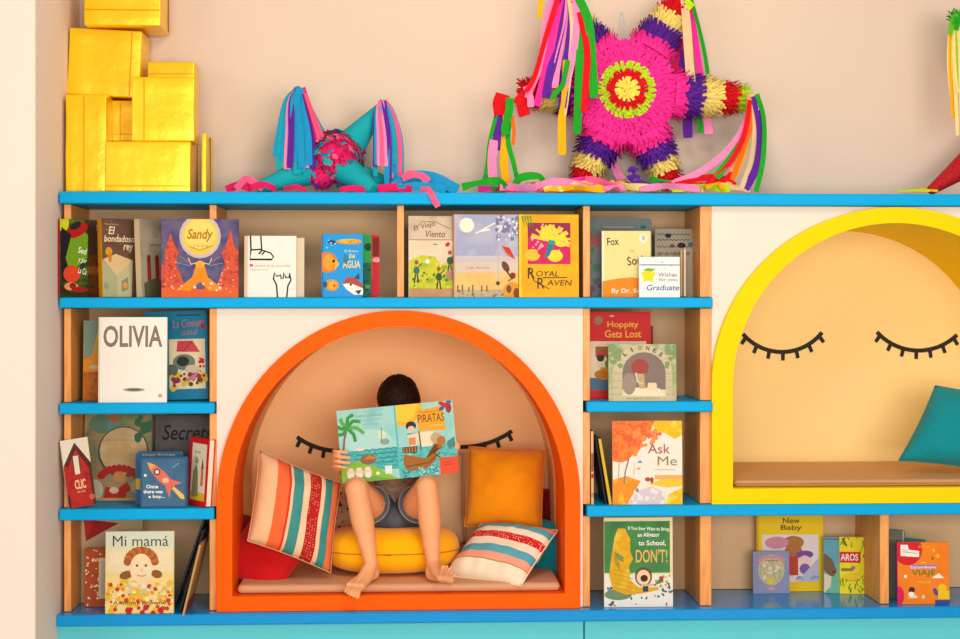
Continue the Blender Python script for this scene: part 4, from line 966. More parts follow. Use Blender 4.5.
#@
# ------------------------------------------------------------------ pinatas
def PAPER(col): return M(col, .8, 'crepe_paper_' + col.lstrip('#'), bump=.25, bscale=260, var=.1, vscale=40, spec=.15)
PINK, PURP, CRM, REDC, LIME, GRN, YEL, PINK2, TEALC, SKY, MAG, ORG, DPINK, TAN = map(PAPER, ('#f02f96', '#5a2392', '#f2d877', '#d3121c', '#b5d81c', '#1f9a22', '#f2a90c', '#f285b4', '#17a0aa', '#1a8fc0', '#d81b5e', '#ef6a1a', '#f25c86', '#dcb98c'))
def fringe_ring(bm, c, ax, r, L, flare, n, mi, rd, rbase=None):
    """cut paper fringe: teeth starting on a ring and pointing along ax, splayed outwards"""
    ax = ax.normalized(); a = ax.cross(Vector((0, 0, 1)));
    if a.length < .1: a = ax.cross(Vector((1, 0, 0)))
    a.normalize(); b = ax.cross(a)
    for k in range(n):
        t0 = 2 * PI * k / n + rd.uniform(-.03, .03); dt = 2 * PI / n * .43
        fl = flare * rd.uniform(.5, 1.5); ll = L * rd.uniform(.8, 1.15); tw = rd.uniform(-.12, .12)
        def q(t, s): return c + (a * math.cos(t) + b * math.sin(t)) * (r + fl * s * s) + ax * (ll * s)
        va = [bm.verts.new(q(t0 - dt, 0)), bm.verts.new(q(t0 + dt, 0)), bm.verts.new(q(t0 + dt * .9 + tw * .5, .55)), bm.verts.new(q(t0 - dt * .9 + tw * .5, .55)),
              bm.verts.new(q(t0 + dt * .8 + tw, 1)), bm.verts.new(q(t0 - dt * .8 + tw, 1))]
        bm.faces.new((va[0], va[1], va[2], va[3])).material_index = mi; bm.faces.new((va[3], va[2], va[4], va[5])).material_index = mi
def fringed_cone(name, base, tip, r0, r1, bands, parent, seed=1, rows=3, n=26, fringe=True, flare=.012, L=.034):
    """bands: (start, end, material) along the axis"""
    base = Vector(base); tip = Vector(tip); ax = (tip - base); ln = ax.length; u = ax.normalized(); rd = random.Random(seed); bm = bmesh.new()
    mats = []
    for s0, s1, m in bands:
        if m not in mats: mats.append(m)
        mi = mats.index(m); ra = r0 + (r1 - r0) * s0; rb = r0 + (r1 - r0) * s1
        add_tube(bm, [base + ax * s0, base + ax * s1], [ra, rb], 20, mi)
    bmesh.ops.recalc_face_normals(bm, faces=bm.faces)
    if fringe:
        for s0, s1, m in bands:
            mi = mats.index(m); k = max(1, round((s1 - s0) * ln / .014))
            for j in range(k):
                s = s0 + (s1 - s0) * (j / k) ; rr = r0 + (r1 - r0) * s + .0015
                fringe_ring(bm, base + ax * s, u, rr, L, flare, n, mi, rd)
    for v in bm.verts: v.co -= parent.location
    o = bm_obj(name, bm, mats, parent, None, False, recalc=False); return o
def ribbon(pts, width, mat, parent, name='streamer', n=22, twist=.0, seed=0, wave=.0, fix=None, thick=.0006, tip_v=False):
    """thin paper band following points, its width across the path and facing the room, with gentle twists"""
    P = catmull(pts, n); rd = random.Random(seed + int(P[0].x * 1000)); ph = rd.uniform(0, 6); bm = bmesh.new(); L = []
    for i, p in enumerate(P):
        t = (P[min(i + 1, n)] - P[max(i - 1, 0)]).normalized()
        s = t.cross(Vector((0, 1, 0)))
        if s.length < .15: s = Vector((1, 0, 0))
        s.normalize(); nn = t.cross(s).normalized()
        an = twist * math.sin(ph + i / n * 5) ; s2 = s * math.cos(an) + nn * math.sin(an); n2 = t.cross(s2).normalized()
        p = p + nn * wave * math.sin(ph + i / n * 9)
        wd = width / 2 * (1 if i < n else .9)
        L.append([bm.verts.new(p + s2 * sx * wd + n2 * sy * thick / 2) for sx, sy in ((-1, -1), (1, -1), (1, 1), (-1, 1))])
    for a, b in zip(L, L[1:]):
        for k in range(4): bm.faces.new((a[k], a[(k + 1) % 4], b[(k + 1) % 4], b[k]))
    bm.faces.new(L[0][::-1]); bm.faces.new(L[-1])
    if parent:
        for v in bm.verts: v.co -= parent.location
    return bm_obj(name, bm, mat, parent, None, False)
def star_body(parent, c, Rb, T, bands, seed, lobes=6, phase=0, name='body', step=.0115, n0=2.0, L=.036, notch=.1):
    """flattened fringed ball facing the room; bands: (outer radius fraction, material) from the rim inwards"""
    rd = random.Random(seed); bm = bmesh.new(); mats = []; c = Vector(c)
    for _, m in bands:
        if m not in mats: mats.append(m)
    add_ell(bm, c, (Rb * .9, T, Rb * .9), None, 0, 40, 20); bmesh.ops.recalc_face_normals(bm, faces=bm.faces)
    r = Rb
    def mat_at(f):
        m = bands[0][1]
        for fr, mm in bands:
            if f <= fr: m = mm
        return mats.index(m)
    while r > .006:
        n = max(7, int(2 * PI * r / .0095))
        for k in range(n):
            t = 2 * PI * k / n + rd.uniform(-.03, .03); lob = 1 - notch + notch * math.cos(lobes * (t - phase))
            lob = 1 + (lob - 1) * (r / Rb) ** 2
            ro = r * lob; ri = max(.001, ro - L * rd.uniform(.85, 1.15)); mi = mat_at(ro / Rb / lob)
            def q(rad, tt, lift):
                f = min(.995, rad / Rb); return c + Vector((rad * math.cos(tt), -T * math.sqrt(1 - f * f) - lift, rad * math.sin(tt)))
            dt = .0038 / max(ro, .012); dti = .0034 / max(ri, .012); dti = min(dti, .5); dt = min(dt, .5); tw = rd.uniform(-.012, .012) / max(ro, .02)
            vs_ = [bm.verts.new(q(ri, t - dti, .001)), bm.verts.new(q(ri, t + dti, .001)), bm.verts.new(q(ro, t + dt + tw, .006 + rd.uniform(0, .01))), bm.verts.new(q(ro, t - dt + tw, .006 + rd.uniform(0, .01)))]
            bm.faces.new(vs_).material_index = mi
        r -= step
    for v in bm.verts: v.co -= parent.location
    return bm_obj(name, bm, mats, parent, None, False, recalc=False)
PG = 'star pinatas on top of the shelving'
# --- the big one
yc = .17; cc = W(627, 92, yc); sp_ = S(627, yc)
big = empty('pinata', (cc.x, yc, zt), 'big star piñata in pink, purple, cream and red leaning on the wall with ribbons', 'pinata', PG)
bcn = W(626.5, 90, .09); bcn.y = yc
star_body(big, bcn, .205, .095, [(1.0, PINK), (.5, LIME), (.38, REDC), (.235, PAPER('#f5df5a'))], 3, phase=0, L=.021, notch=.06, step=.0095)
for k, (an, rl, bands) in enumerate(((-3, 126, [(0, .12, PINK), (.12, .36, PURP), (.36, .62, CRM), (.62, .84, REDC), (.84, 1, LIME)]), (60, 108, [(0, .16, PINK), (.16, .44, PURP), (.44, .72, CRM), (.72, 1, REDC)]), (127, 96, [(0, .2, PINK), (.2, .6, PURP), (.6, 1, CRM)]),
        (181, 112, [(0, .15, PINK), (.15, .38, PURP), (.38, .66, CRM), (.66, 1, REDC)]), (243, 104, [(0, .24, PINK), (.24, .52, PURP), (.52, .8, CRM), (.8, 1, REDC)]), (296, 103, [(0, .26, PINK), (.26, .56, PURP), (.56, .82, CRM), (.82, 1, REDC)]))):
    d = Vector((math.cos(R(an)), 0, math.sin(R(an))))
    fringed_cone('cone', cc + d * 46 * sp_, cc + d * (rl - 6) * sp_, .078, .034, bands, big, seed=k, n=34, L=.027, flare=.014)
yr = .05
def st(pts, wpx, mat, par=big, y=yr, y1=None, tw=.35, n=22, name='streamer', seed=0):
    m_ = len(pts) - 1; y1 = y if y1 is None else y1
    q = [W(u, v, y + (y1 - y) * i / m_) for i, (u, v) in enumerate(pts)]
    ribbon(q, wpx * .0034, mat, par, name, n, tw, seed)
# tassel hanging from the upper left cone
for i, (pts, wd, m) in enumerate((([(566, -12), (549, 8), (541, 60), (527, 98)], 7, PINK2), ([(562, -12), (556, 20), (548, 60), (537, 106)], 8, PINK), ([(566, -12), (560, 30), (551, 70), (546, 98)], 9, PURP),
        ([(570, -12), (566, 25), (558, 60), (555, 88)], 7, PINK2), ([(570, -12), (572, 20), (566, 70), (562, 108)], 9, PURP), ([(568, -12), (573, 30), (569, 75), (563, 118)], 6, TAN),
        ([(567, 60), (565, 100), (562, 118), (562, 155)], 8, YEL), ([(574, -10), (577, 20), (572, 60), (566, 86)], 7, PINK2), ([(572, -12), (583, 12), (580, 60), (577, 134)], 9, GRN), ([(574, -12), (588, 20), (592, 60), (594, 98)], 9, GRN),
        ([(580, 12), (587, 50), (586, 80), (584, 112)], 7, REDC), ([(560, -10), (545, 40), (535, 75), (526, 92)], 5, REDC), ([(568, 60), (563, 84), (558, 90), (552, 99)], 5, GRN), ([(543, -12), (540, 8), (540, 18)], 5, YEL))):
    st(pts, wd, m, seed=i, y=.045 - .002 * i)
# bow and tassel on the left cone
for i, (pts, wd, m, y) in enumerate((([(533, 86), (524, 94), (516, 104)], 9, REDC, .05), ([(521, 96), (522, 106), (525, 116)], 12, REDC, .055), ([(503, 94), (500, 104), (501, 115)], 15, REDC, .05), ([(514, 104), (506, 102), (496, 97)], 8, REDC, .052), ([(526, 86), (530, 96), (531, 107)], 7, PINK2, .045),
        ([(510, 98), (509, 112), (505, 128), (507, 135)], 8, GRN, .04), ([(497, 112), (490, 140), (487, 165), (484, 182)], 4, GRN, .06), ([(500, 112), (498, 135), (496, 150)], 10, PURP, .06), ([(494, 140), (492, 160), (493, 180)], 9, PINK2, .055),
        ([(507, 112), (505, 140), (504, 165), (507, 184)], 8, YEL, .058), ([(511, 116), (508, 140), (514, 165), (518, 183)], 5, GRN, .055), ([(512, 116), (514, 130), (513, 145)], 4, ORG, .052), ([(494, 150), (491, 170), (488, 184)], 5, PURP, .062))):
    st(pts, wd, m, y=y, seed=20 + i)
# tassel from the right cone sweeping down to the board
for i, (pts, wd, m) in enumerate((([(752, 94), (745, 125), (728, 150), (700, 172), (672, 184)], 7, PINK2), ([(751, 94), (748, 125), (735, 158), (712, 184)], 7, PINK2), ([(752, 94), (748, 130), (738, 165), (725, 186)], 9, YEL),
        ([(754, 94), (752, 120), (743, 150), (732, 180)], 5, ORG), ([(754, 94), (756, 125), (752, 160), (742, 190)], 7, TAN), ([(755, 96), (760, 130), (757, 165), (745, 190)], 8, PURP), ([(757, 94), (764, 120), (763, 160), (756, 192)], 5, GRN),
        ([(742, 142), (730, 160), (716, 177)], 8, GRN), ([(750, 100), (744, 135), (728, 165), (706, 185)], 5, REDC), ([(735, 172), (718, 184), (690, 186)], 7, REDC))):
    st(pts, wd, m, y=.06 - .003 * i, y1=.03 - .002 * i, seed=40 + i)
# tassel of the upper right cone falling behind
for i, (pts, wd, m) in enumerate((([(684, -6), (687, 30), (690, 70), (694, 100)], 9, TAN), ([(686, -6), (694, 30), (698, 60), (704, 100)], 7, PINK), ([(690, -6), (697, 20), (704, 50), (708, 75)], 4, GRN), ([(682, 50), (686, 90), (688, 138)], 10, PURP), ([(680, 40), (678, 60), (676, 75)], 10, MAG), ([(696, 112), (700, 122), (701, 133)], 6, GRN), ([(706, 110), (708, 125), (709, 134)], 9, PINK2), ([(682, -8), (686, 2), (692, 8)], 9, LIME))):
    st(pts, wd, m, y=.2 if 1 <= i < 7 else .12, seed=60 + i)
st([(614, 162), (617, 172), (622, 180)], 9, PINK2, y=.2); 
for i, p in enumerate(([(628, 172), (632, 168), (638, 170)], [(627, 178), (634, 176), (640, 178)], [(632, 168), (634, 176), (630, 181)])): st(p, 4, PURP, y=.08 + i * .004)
# hanging string
bm = bmesh.new(); pts = [W(620.5, 46, yc), W(620, 24, yc + .03), W(622, 12, yc + .05), W(624.5, 26, yc + .04), W(624, 46, yc)]
add_tube(bm, [p - big.location for p in catmull(pts, 20)], .0016, 6); bm_obj('hanging_loop', bm, M('#9fc0cc', .5), big)
# ribbons heaped along the board
for i, (pts, wd, m, y) in enumerate((([(462, 187), (478, 183), (497, 181), (506, 187)], 8, GRN, .0), ([(492, 190), (512, 188), (520, 178), (538, 176), (543, 183), (536, 188)], 8, GRN, .02), ([(500, 186), (530, 188), (560, 182), (595, 186)], 9, PINK2, .005),
        ([(540, 184), (565, 182), (588, 180), (600, 184)], 7, PINK, .03), ([(560, 188), (590, 184), (620, 186), (650, 188)], 8, CRM, .01), ([(520, 188), (560, 190), (600, 189)], 7, ORG, .02), ([(585, 178), (602, 182), (625, 189)], 7, DPINK, .0),
        ([(628, 187), (640, 182), (652, 186), (664, 184)], 6, PURP, .02), ([(650, 180), (662, 182), (680, 188)], 8, GRN, .04), ([(664, 188), (690, 180), (715, 178), (735, 186)], 9, REDC, .03), ([(672, 190), (700, 187), (730, 189)], 7, LIME, .01),
        ([(640, 189), (668, 186), (700, 189)], 7, PINK2, .0), ([(478, 189), (500, 189), (530, 190)], 6, PINK, .03), ([(545, 189), (575, 188), (605, 190)], 6, YEL, -.005), ([(690, 190), (720, 186), (750, 190)], 7, TAN, .02))):
    q = [(u, min(v, 190.5)) for u, v in pts]; st(q, wd, m, y=y, seed=80 + i, tw=.8)
rd = random.Random(12)
for i in range(34):
    u = rd.uniform(505, 735); ln = rd.uniform(10, 26); v = rd.uniform(184, 190) - (6 if u > 680 else 0) * rd.random(); y = rd.uniform(-.01, .06)
    st([(u - ln / 2, min(190.5, v + rd.uniform(1, 4))), (u - ln / 6, v - rd.uniform(0, 4)), (u + ln / 4, v - rd.uniform(-2, 3)), (u + ln / 2, min(190.5, v + rd.uniform(1, 5)))], rd.uniform(3.5, 6.5),
       rd.choice([PINK, PINK2, REDC, YEL, CRM, PURP, MAG, LIME, PINK2, DPINK] if u < 650 else [REDC, YEL, LIME, CRM, PINK2, TAN, ORG, GRN]), y=y, seed=200 + i, tw=1.1, n=14)
# --- blue star, lying
yb_ = .13; bc = W(338, 158, yb_)
blu = empty('pinata', (bc.x, yb_, zt), 'smaller turquoise star piñata with pink fringed centre lying on the left of the board', 'pinata', PG)
def crumpled(parent, c, r, mats, seed, n=260, name='body'):
    rd = random.Random(seed); bm = bmesh.new(); add_ell(bm, c, (r * .86, r * .8, r * .86), None, 0, 24, 14); bmesh.ops.recalc_face_normals(bm, faces=bm.faces)
    for k in range(n):
        v = Vector((rd.gauss(0, 1), rd.gauss(0, 1), rd.gauss(0, 1))).normalized(); a = v.cross(Vector((rd.random(), rd.random(), rd.random()))).normalized(); b = v.cross(a)
        p = Vector(c) + Vector((v.x * r * .86, v.y * r * .8, v.z * r * .86)); s_ = r * rd.uniform(.1, .2); lf = r * rd.uniform(.05, .22)
        vs_ = [p + a * s_ + v * lf * rd.random(), p + b * s_ * .8 + v * lf, p - a * s_ + v * lf * rd.random(), p - b * s_ * .8 + v * .001]
        bm.faces.new([bm.verts.new(x) for x in vs_]).material_index = rd.randrange(len(mats))
    for v in bm.verts: v.co -= parent.location
    return bm_obj(name, bm, mats, parent, None, False, recalc=False)
crumpled(blu, W(337, 157, .1), .094, [MAG, SKY, MAG, DPINK, TEALC], 5, 420)
crumpled(blu, W(322, 176, .08), .05, [MAG, MAG, PURP, SKY], 6, 160, 'paper_tuft')
def cone(b0, t0, y0, y1, r0, r1, k): fringed_cone('cone', W(*b0, y0), W(*t0, y1), r0, r1, [(0, 1, TEALC)], blu, seed=k, fringe=False)
cone((320, 150), (299, 90), .13, .1, .045, .012, 1); cone((345, 152), (384, 103), .13, .1, .062, .012, 2)
cone((328, 164), (258, 188), .12, .06, .062, .02, 3); cone((338, 164), (374, 190), .1, -.0, .058, .022, 4); cone((340, 172), (400, 186), .13, .12, .055, .014, 5)
bcol = [SKY, TEALC, SKY, PINK2, SKY, MAG, SKY, DPINK]
rd = random.Random(4)
for k in range(17):
    f = k / 16; x1 = 276 + 50 * f + rd.uniform(-2, 2); m = [SKY, TEALC, SKY, PINK2, SKY, PURP, SKY, TEALC, SKY, SKY, PINK2, SKY, PURP, MAG, DPINK, DPINK, MAG][k]
    v1 = 168 - abs(f - .5) * 14 + rd.uniform(-6, 8)
    if k > 12: v1 -= 22
    st([(299 + rd.uniform(-3, 3), 88), (296 + (x1 - 299) * .42, 102), (299 + (x1 - 299) * .85, 135), (x1, v1)], rd.uniform(5, 8), m, blu, y=.07 - .03 * math.sin(f * PI) + rd.uniform(-.004, .004), seed=k, tw=.3)
for k in range(13):
    f = k / 12; x1 = 374 + 27 * f + rd.uniform(-1.5, 1.5); m = [TEALC, PURP, SKY, PINK2, DPINK, PINK2, SKY, PURP, SKY, TEALC, SKY, DPINK, SKY][k]
    v1 = 176 + rd.uniform(-12, 8) if k not in (3, 4, 5) else 166
    st([(384 + rd.uniform(-3, 3), 101), (382 + (x1 - 384) * .6, 112), (384 + (x1 - 384) * .95, 140), (x1, v1)], rd.uniform(4, 7), m, blu, y=.06 - .025 * math.sin(f * PI) + rd.uniform(-.004, .004), seed=30 + k, tw=.3)
for i, (pts, wd, m, y) in enumerate((([(226, 190), (240, 185), (252, 189)], 8, MAG, .04), ([(236, 189), (246, 179), (256, 184), (263, 189)], 7, DPINK, .03), ([(250, 188), (262, 184), (276, 189)], 6, MAG, .02), ([(284, 189), (296, 187), (306, 190)], 5, MAG, .03),
        ([(378, 189), (395, 187), (412, 190)], 8, MAG, .0), ([(370, 187), (390, 190), (404, 190)], 5, DPINK, .02), ([(394, 187), (410, 177), (432, 178), (452, 187), (458, 190)], 12, SKY, .02), ([(388, 186), (408, 181), (430, 183), (455, 190)], 11, SKY, .04), ([(398, 189), (420, 186), (446, 189)], 9, SKY, .0),
        ([(402, 178), (412, 174), (422, 176), (428, 182)], 8, DPINK, .01), ([(340, 190), (352, 188), (366, 190)], 6, MAG, -.005))):
    st(pts, wd, m, blu, y=y, seed=90 + i, tw=.45)
q = [W(420, 190, .0), W(428, 189.5, -.025), W(431, 194, -.038), W(435, 201, -.04), W(438, 207, -.038)]; ribbon(q, .02, DPINK, blu, 'streamer', 20, .1)
# --- third star at the right, only its near cone and tassel in the frame
tc = W(1012, 118, .16)
red_ = empty('pinata', (tc.x, .16, zt), 'red and lime piñata with a yellow-green tassel at the right edge of the photo', 'pinata', PG)
star_body(red_, tc, .13, .08, [(1.0, REDC), (.5, LIME)], 8)
fringed_cone('cone', W(1000, 140, .15), W(930, 191, .08), .07, .016, [(0, 1, M('#b5101c', .5, 'red_foil_paper', bump=.5, bscale=120))], red_, seed=2, fringe=False)
fringed_cone('cone', W(1000, 95, .15), W(957, 16, .1), .06, .016, [(0, .4, REDC), (.4, .7, CRM), (.7, 1, GRN)], red_, seed=3, n=24)
rd = random.Random(9)
GRAD = [PAPER('#8fc41c'), PAPER('#d8c81f'), PAPER('#e8c21a'), PAPER('#f0d88a')]
for k in range(12):
    f = k / 11; x1 = 949 + 20 * f; m = rd.choice([YEL, GRAD[1], GRAD[2], GRAD[3], GRAD[0]])
    st([(957 + rd.uniform(-2, 2), 15), (951 + 14 * f, 24), (x1, 60), (x1 + rd.uniform(-1, 1) + 3 * (1 - f), 112 + rd.uniform(-25, 26))], 4, m, red_, y=.06 - .02 * math.sin(f * PI), seed=k, tw=.2)
for i, (pts, m) in enumerate((([(952, 24), (957, 14), (962, 22)], GRN), ([(950, 34), (953, 18), (958, 15)], PAPER('#5fae1c')), ([(956, 30), (960, 18), (964, 24)], GRN))): st(pts, 5, m, red_, y=.035, seed=i)
for i, (pts, wd, m) in enumerate((([(898, 191), (912, 190.5), (930, 191)], 2, LIME), ([(908, 191), (922, 189.5), (936, 191)], 2.5, YEL), ([(916, 191), (926, 190), (938, 191)], 2.5, LIME))): st(pts, wd, m, red_, y=.01 + .01 * i, seed=i)
# ------------------------------------------------------------------ the boy
def tubechain(bm, pts, rads, sides=16):
    """smooth limb through joints with rounded ends"""
    n = (len(pts) - 1) * 6; P = catmull(pts, n); rr = []
    for i in range(n + 1):
        t = i / n * (len(pts) - 1); k = min(int(t), len(pts) - 2); f = t - k; f = f * f * (3 - 2 * f); rr.append(rads[k] + (rads[k + 1] - rads[k]) * f)
    add_tube(bm, P, rr, sides)
    add_ell(bm, P[0], (rr[0],) * 3); add_ell(bm, P[-1], (rr[-1],) * 3)
    return P, rr
SKIN = M('#f0a976', .5, 'warm_skin', var=.05, vscale=25, spec=.3)
_b = SKIN.node_tree.nodes['Principled BSDF']; _b.inputs['Subsurface Weight'].default_value = .12; _b.inputs['Subsurface Radius'].default_value = (.01, .004, .002)
def bow():
    base = W(396, 530, .34)
    boy = empty('person', base, 'barefoot boy in grey shorts hiding his face behind an open picture book', 'person')
    bm = bmesh.new()
    pelvis = W(396, 518, .37); chest = W(397, 462, .40); neck0 = W(398, 434, .385); hc = W(398.5, 405, .31)
    # torso
    tubechain(bm, [pelvis, pelvis.lerp(chest, .5), chest, W(398, 446, .395)], [.078, .07, .078, .06])
    tubechain(bm, [W(375, 448, .395), W(398, 443, .395), W(421, 448, .395)], [.036, .05, .036])
    tubechain(bm, [neck0, hc + Vector((0, .035, -.05))], [.036, .034])
    # head, bowed forward
    Hm = Matrix.Translation(hc) @ Matrix.Rotation(R(24), 4, 'X')
    def H(x, y, z): return Hm @ Vector((x, y, z))
    hr = Hm.to_3x3()
    add_ell(bm, H(0, .008, .012), (.07, .085, .082), hr, u=28, v=18)
    add_ell(bm, H(0, -.012, -.035), (.056, .062, .062), hr, u=24, v=14)          # jaw
    add_ell(bm, H(0, -.06, -.078), (.02, .016, .014), hr)                         # chin
    tubechain(bm, [H(0, -.078, .008), H(0, -.088, -.018)], [.007, .011], 10)      # nose
    for s in (-1, 1):
        add_ell(bm, H(s * .01, -.083, -.021), (.007, .008, .006), hr)
        add_ell(bm, H(s * .073, .01, -.008), (.009, .02, .029), hr)               # ears
        add_ell(bm, H(s * .034, -.06, -.03), (.022, .018, .02), hr)               # cheeks
    # legs
    legs = {}
    for key, hip, knee, shin, ankle in (('r', W(381, 517, .36), W(356.5, 489.5, .075), W(362, 520, .062), W(371, 563, .058)), ('l', W(411, 517, .36), W(427, 488, .07), W(429.5, 518, .055), W(433, 563, .06))):
        legs[key] = (hip, knee)
        tubechain(bm, [hip, hip.lerp(knee, .5), knee + Vector((0, .02, .0))], [.066, .054, .041])
        tubechain(bm, [knee, shin + Vector((0, .018, 0)), shin.lerp(ankle, .5) + Vector((0, .012, 0)), ankle], [.0375, .039, .031, .0225])
        add_ell(bm, knee + Vector((0, -.006, .002)), (.033, .03, .036))
    # his right foot: toes hang over the edge of the bench cushion
    heel = W(373, 577, .08); heel.z = zso + .0225; ball_in = W(361.5, 586.5, -.04); ball_out = W(349, 585.5, -.03)
    an = W(371, 563, .058)
    tubechain(bm, [an, heel + Vector((0, .0, .006))], [.0225, .023])
    tubechain(bm, [an, heel.lerp(ball_in, .45) + Vector((0, 0, .014)), ball_in], [.0215, .021, .0135]); tubechain(bm, [heel, heel.lerp(ball_out, .5), ball_out], [.022, .019, .012])
    tubechain(bm, [an, heel.lerp(ball_in.lerp(ball_out, .5), .55) + Vector((0, 0, .012)), ball_in.lerp(ball_out, .5)], [.02, .02, .0125]); tubechain(bm, [ball_in, ball_out], [.0125, .011])
    toesR = []
    for (u0, v0, y0), (u1, v1, y1), r in (((361, 588, -.045), (357.5, 596.8, -.083), .0088), ((357.3, 588, -.047), (353.4, 596, -.083), .0062), ((354, 587.6, -.045), (350.2, 594.8, -.078), .0057), ((351, 587, -.04), (347.6, 593.4, -.07), .0054), ((348.2, 586.3, -.034), (345.4, 591.8, -.058), .0051)):
        p0, p1 = W(u0, v0, y0), W(u1, v1, y1); mid = p0.lerp(p1, .55) + Vector((0, -.002, .004)); r *= .86; tubechain(bm, [p0, mid, p1], [r * 1.1, r * .92, r], 10); toesR.append((p1, r))
    # his left foot: heel on the cushion, sole turned to the front
    an = W(433, 563, .06); heel = W(432.5, 579, .062); heel.z = zso + .0235
    b_in = W(440.5, 577, -.035); b_out = W(450.5, 580, -.012)
    tubechain(bm, [an, heel + Vector((0, .004, .004))], [.0225, .0245])
    tubechain(bm, [an, heel.lerp(b_in, .5) + Vector((0, 0, .014)), b_in], [.0215, .02, .0145]); tubechain(bm, [heel, heel.lerp(b_out, .5), b_out], [.0235, .02, .0135])
    tubechain(bm, [heel, b_in.lerp(b_out, .5)], [.022, .013]); tubechain(bm, [b_in, b_out], [.0145, .013])
    for (u0, v0, y0), (u1, v1, y1), r in (((441, 574, -.045), (443.2, 567, -.068), .0092), ((444.2, 573.5, -.042), (447, 566.6, -.06), .0064), ((446.8, 574.5, -.036), (450, 568.6, -.052), .0059), ((449.2, 576, -.028), (452.6, 571.2, -.042), .0056), ((451.2, 578, -.018), (454.6, 574.4, -.03), .0053)):
        p0, p1 = W(u0, v0, y0), W(u1, v1, y1); mid = p0.lerp(p1, .5) + Vector((0, -.004, 0)); r *= .88; tubechain(bm, [p0, mid, p1], [r * 1.1, r * .9, r], 10)
    # arms and hands
    shR, elR, wrR = W(373, 449, .395), W(352, 473, .27), W(339, 466, .158)
    shL, elL, wrL = W(423, 449, .395), W(441, 459, .28), W(452.5, 454, .16)
    for s_, e_, w_ in ((shR, elR, wrR), (shL, elL, wrL)):
        tubechain(bm, [s_, s_.lerp(e_, .5), e_], [.036, .032, .027]); tubechain(bm, [e_, e_.lerp(w_, .4), w_], [.027, .026, .018])
    # right hand: palm behind the left edge of the book, fingers around onto its cover
    palm = W(337.5, 459.5, .142)
    tubechain(bm, [wrR, palm], [.019, .021]); add_ell(bm, palm, (.013, .022, .026))
    for (va, vb, r) in ((451.2, 452.6, .0064), (456, 457.8, .0068), (461, 463, .0066), (466, 468, .0058)):
        ln_ = {451.2: 346.8, 456: 349.4, 461: 349.8, 466: 346.5}[va]
        tubechain(bm, [W(337, va + 1, .14), W(334.2, va, .118), W(337.4, va + .3, .0935), W(343, vb - .6, .0885), W(ln_, vb, .0895)], [.0078, .0072, r, r * .95, r * .82], 10)
    tubechain(bm, [palm + Vector((.006, 0, .012)), W(345, 449, .146), W(350, 447.5, .139)], [.0095, .0085, .007], 10)
    # left hand: behind the right edge, thumb inside
    palm = W(454.5, 446, .143); tubechain(bm, [wrL, palm], [.019, .021]); add_ell(bm, palm, (.014, .02, .026))
    for v_, L_ in ((437, 444), (441.5, 441), (446, 441), (450.5, 443.5)):
        tubechain(bm, [W(453, v_ + 2, .143), W(L_ + 5, v_ + .5, .131), W(L_, v_, .127)], [.0075, .0066, .0056], 10)
    tubechain(bm, [palm + Vector((-.004, .008, .012)), W(448, 436, .152), W(444, 433, .158)], [.0095, .0082, .007], 10)
    remeshed('body', bm, .0025, 2, SKIN, boy, Vector((0, 0, 0)), boy.location)
    # hair: short dark cap, face left free
    bm = bmesh.new(); nu, nv = 96, 48; rows = []
    for j in range(nv + 1):
        ph = -PI / 2 + PI * j / nv; r_ = []
        for i in range(nu):
            th = 2 * PI * i / nu; d = Vector((math.cos(ph) * math.cos(th), math.cos(ph) * math.sin(th), math.sin(ph)))
            strand = mnoise.noise(Vector((d.x * 30, d.y * 5, d.z * 7))) * .05 + mnoise.noise(d * 3) * .03
            k = 1.0 + strand
            line_ = -.12 + .08 * mnoise.noise(Vector((d.x * 9, 4, 2)))
            if d.y < .12 and d.z < line_ + max(0, d.y + .6) * .2: k = .72
            elif d.z < -.35 + .1 * mnoise.noise(d * 6): k = .72
            q = H(d.x * .0765 * k, .008 + d.y * .094 * k, .014 + d.z * .0925 * k); r_.append(bm.verts.new(q - boy.location))
        rows.append(r_)
    for a, b in zip(rows, rows[1:]):
        for i in range(nu): bm.faces.new((a[i], a[(i + 1) % nu], b[(i + 1) % nu], b[i]))
    bmesh.ops.remove_doubles(bm, verts=bm.verts, dist=.0002)
    bm_obj('hair', bm, MIX(['#140a07', '#22130c', '#3a2216'], 60, .62, 4, False, (6, 1, 1)), boy, None, True)
    for s in (-1, 1):
        bm = bmesh.new(); add_ell(bm, H(s * .029, -.071, -.002) - boy.location, (.0125, .008, .0085), hr); bm_obj('eye', bm, WHT, boy, None, True)
        bm = bmesh.new(); add_ell(bm, H(s * .029, -.0785, -.004) - boy.location, (.0052, .0022, .0052), hr); bm_obj('iris', bm, M('#2b1a10', .2), boy, None, True)
        bm = bmesh.new(); add_tube(bm, [H(s * .016, -.079, .014) - boy.location, H(s * .03, -.078, .018) - boy.location, H(s * .046, -.068, .013) - boy.location], [.002, .003, .0015], 8); bm_obj('eyebrow', bm, M('#1c0f0a', .6), boy, None, True)
    bm = bmesh.new(); add_tube(bm, [H(-.02, -.07, -.05) - boy.location, H(0, -.077, -.051) - boy.location, H(.02, -.07, -.05) - boy.location], [.002, .0045, .002], 8); bm_obj('lips', bm, M('#b5605a', .4), boy, None, True)
    # shirt
    bm = bmesh.new()
    tubechain(bm, [pelvis + Vector((0, -.012, .012)), pelvis.lerp(chest, .5) + Vector((0, -.01, 0)), chest, W(398, 447, .395)], [.083, .079, .087, .064])
    tubechain(bm, [W(374, 449, .395), W(398, 443.5, .395), W(422, 449, .395)], [.044, .056, .044])
    for s_, e_ in ((shR, elR), (shL, elL)): tubechain(bm, [s_, s_.lerp(e_, .62)], [.044, .04])
    remeshed('shirt', bm, .0045, 3, MIX(['#6f5545', '#8f7460', '#a98c74', '#7d6353'], 26, .8, 3, False, (1, 1, 2)), boy, Vector((0, 0, 0)), boy.location)
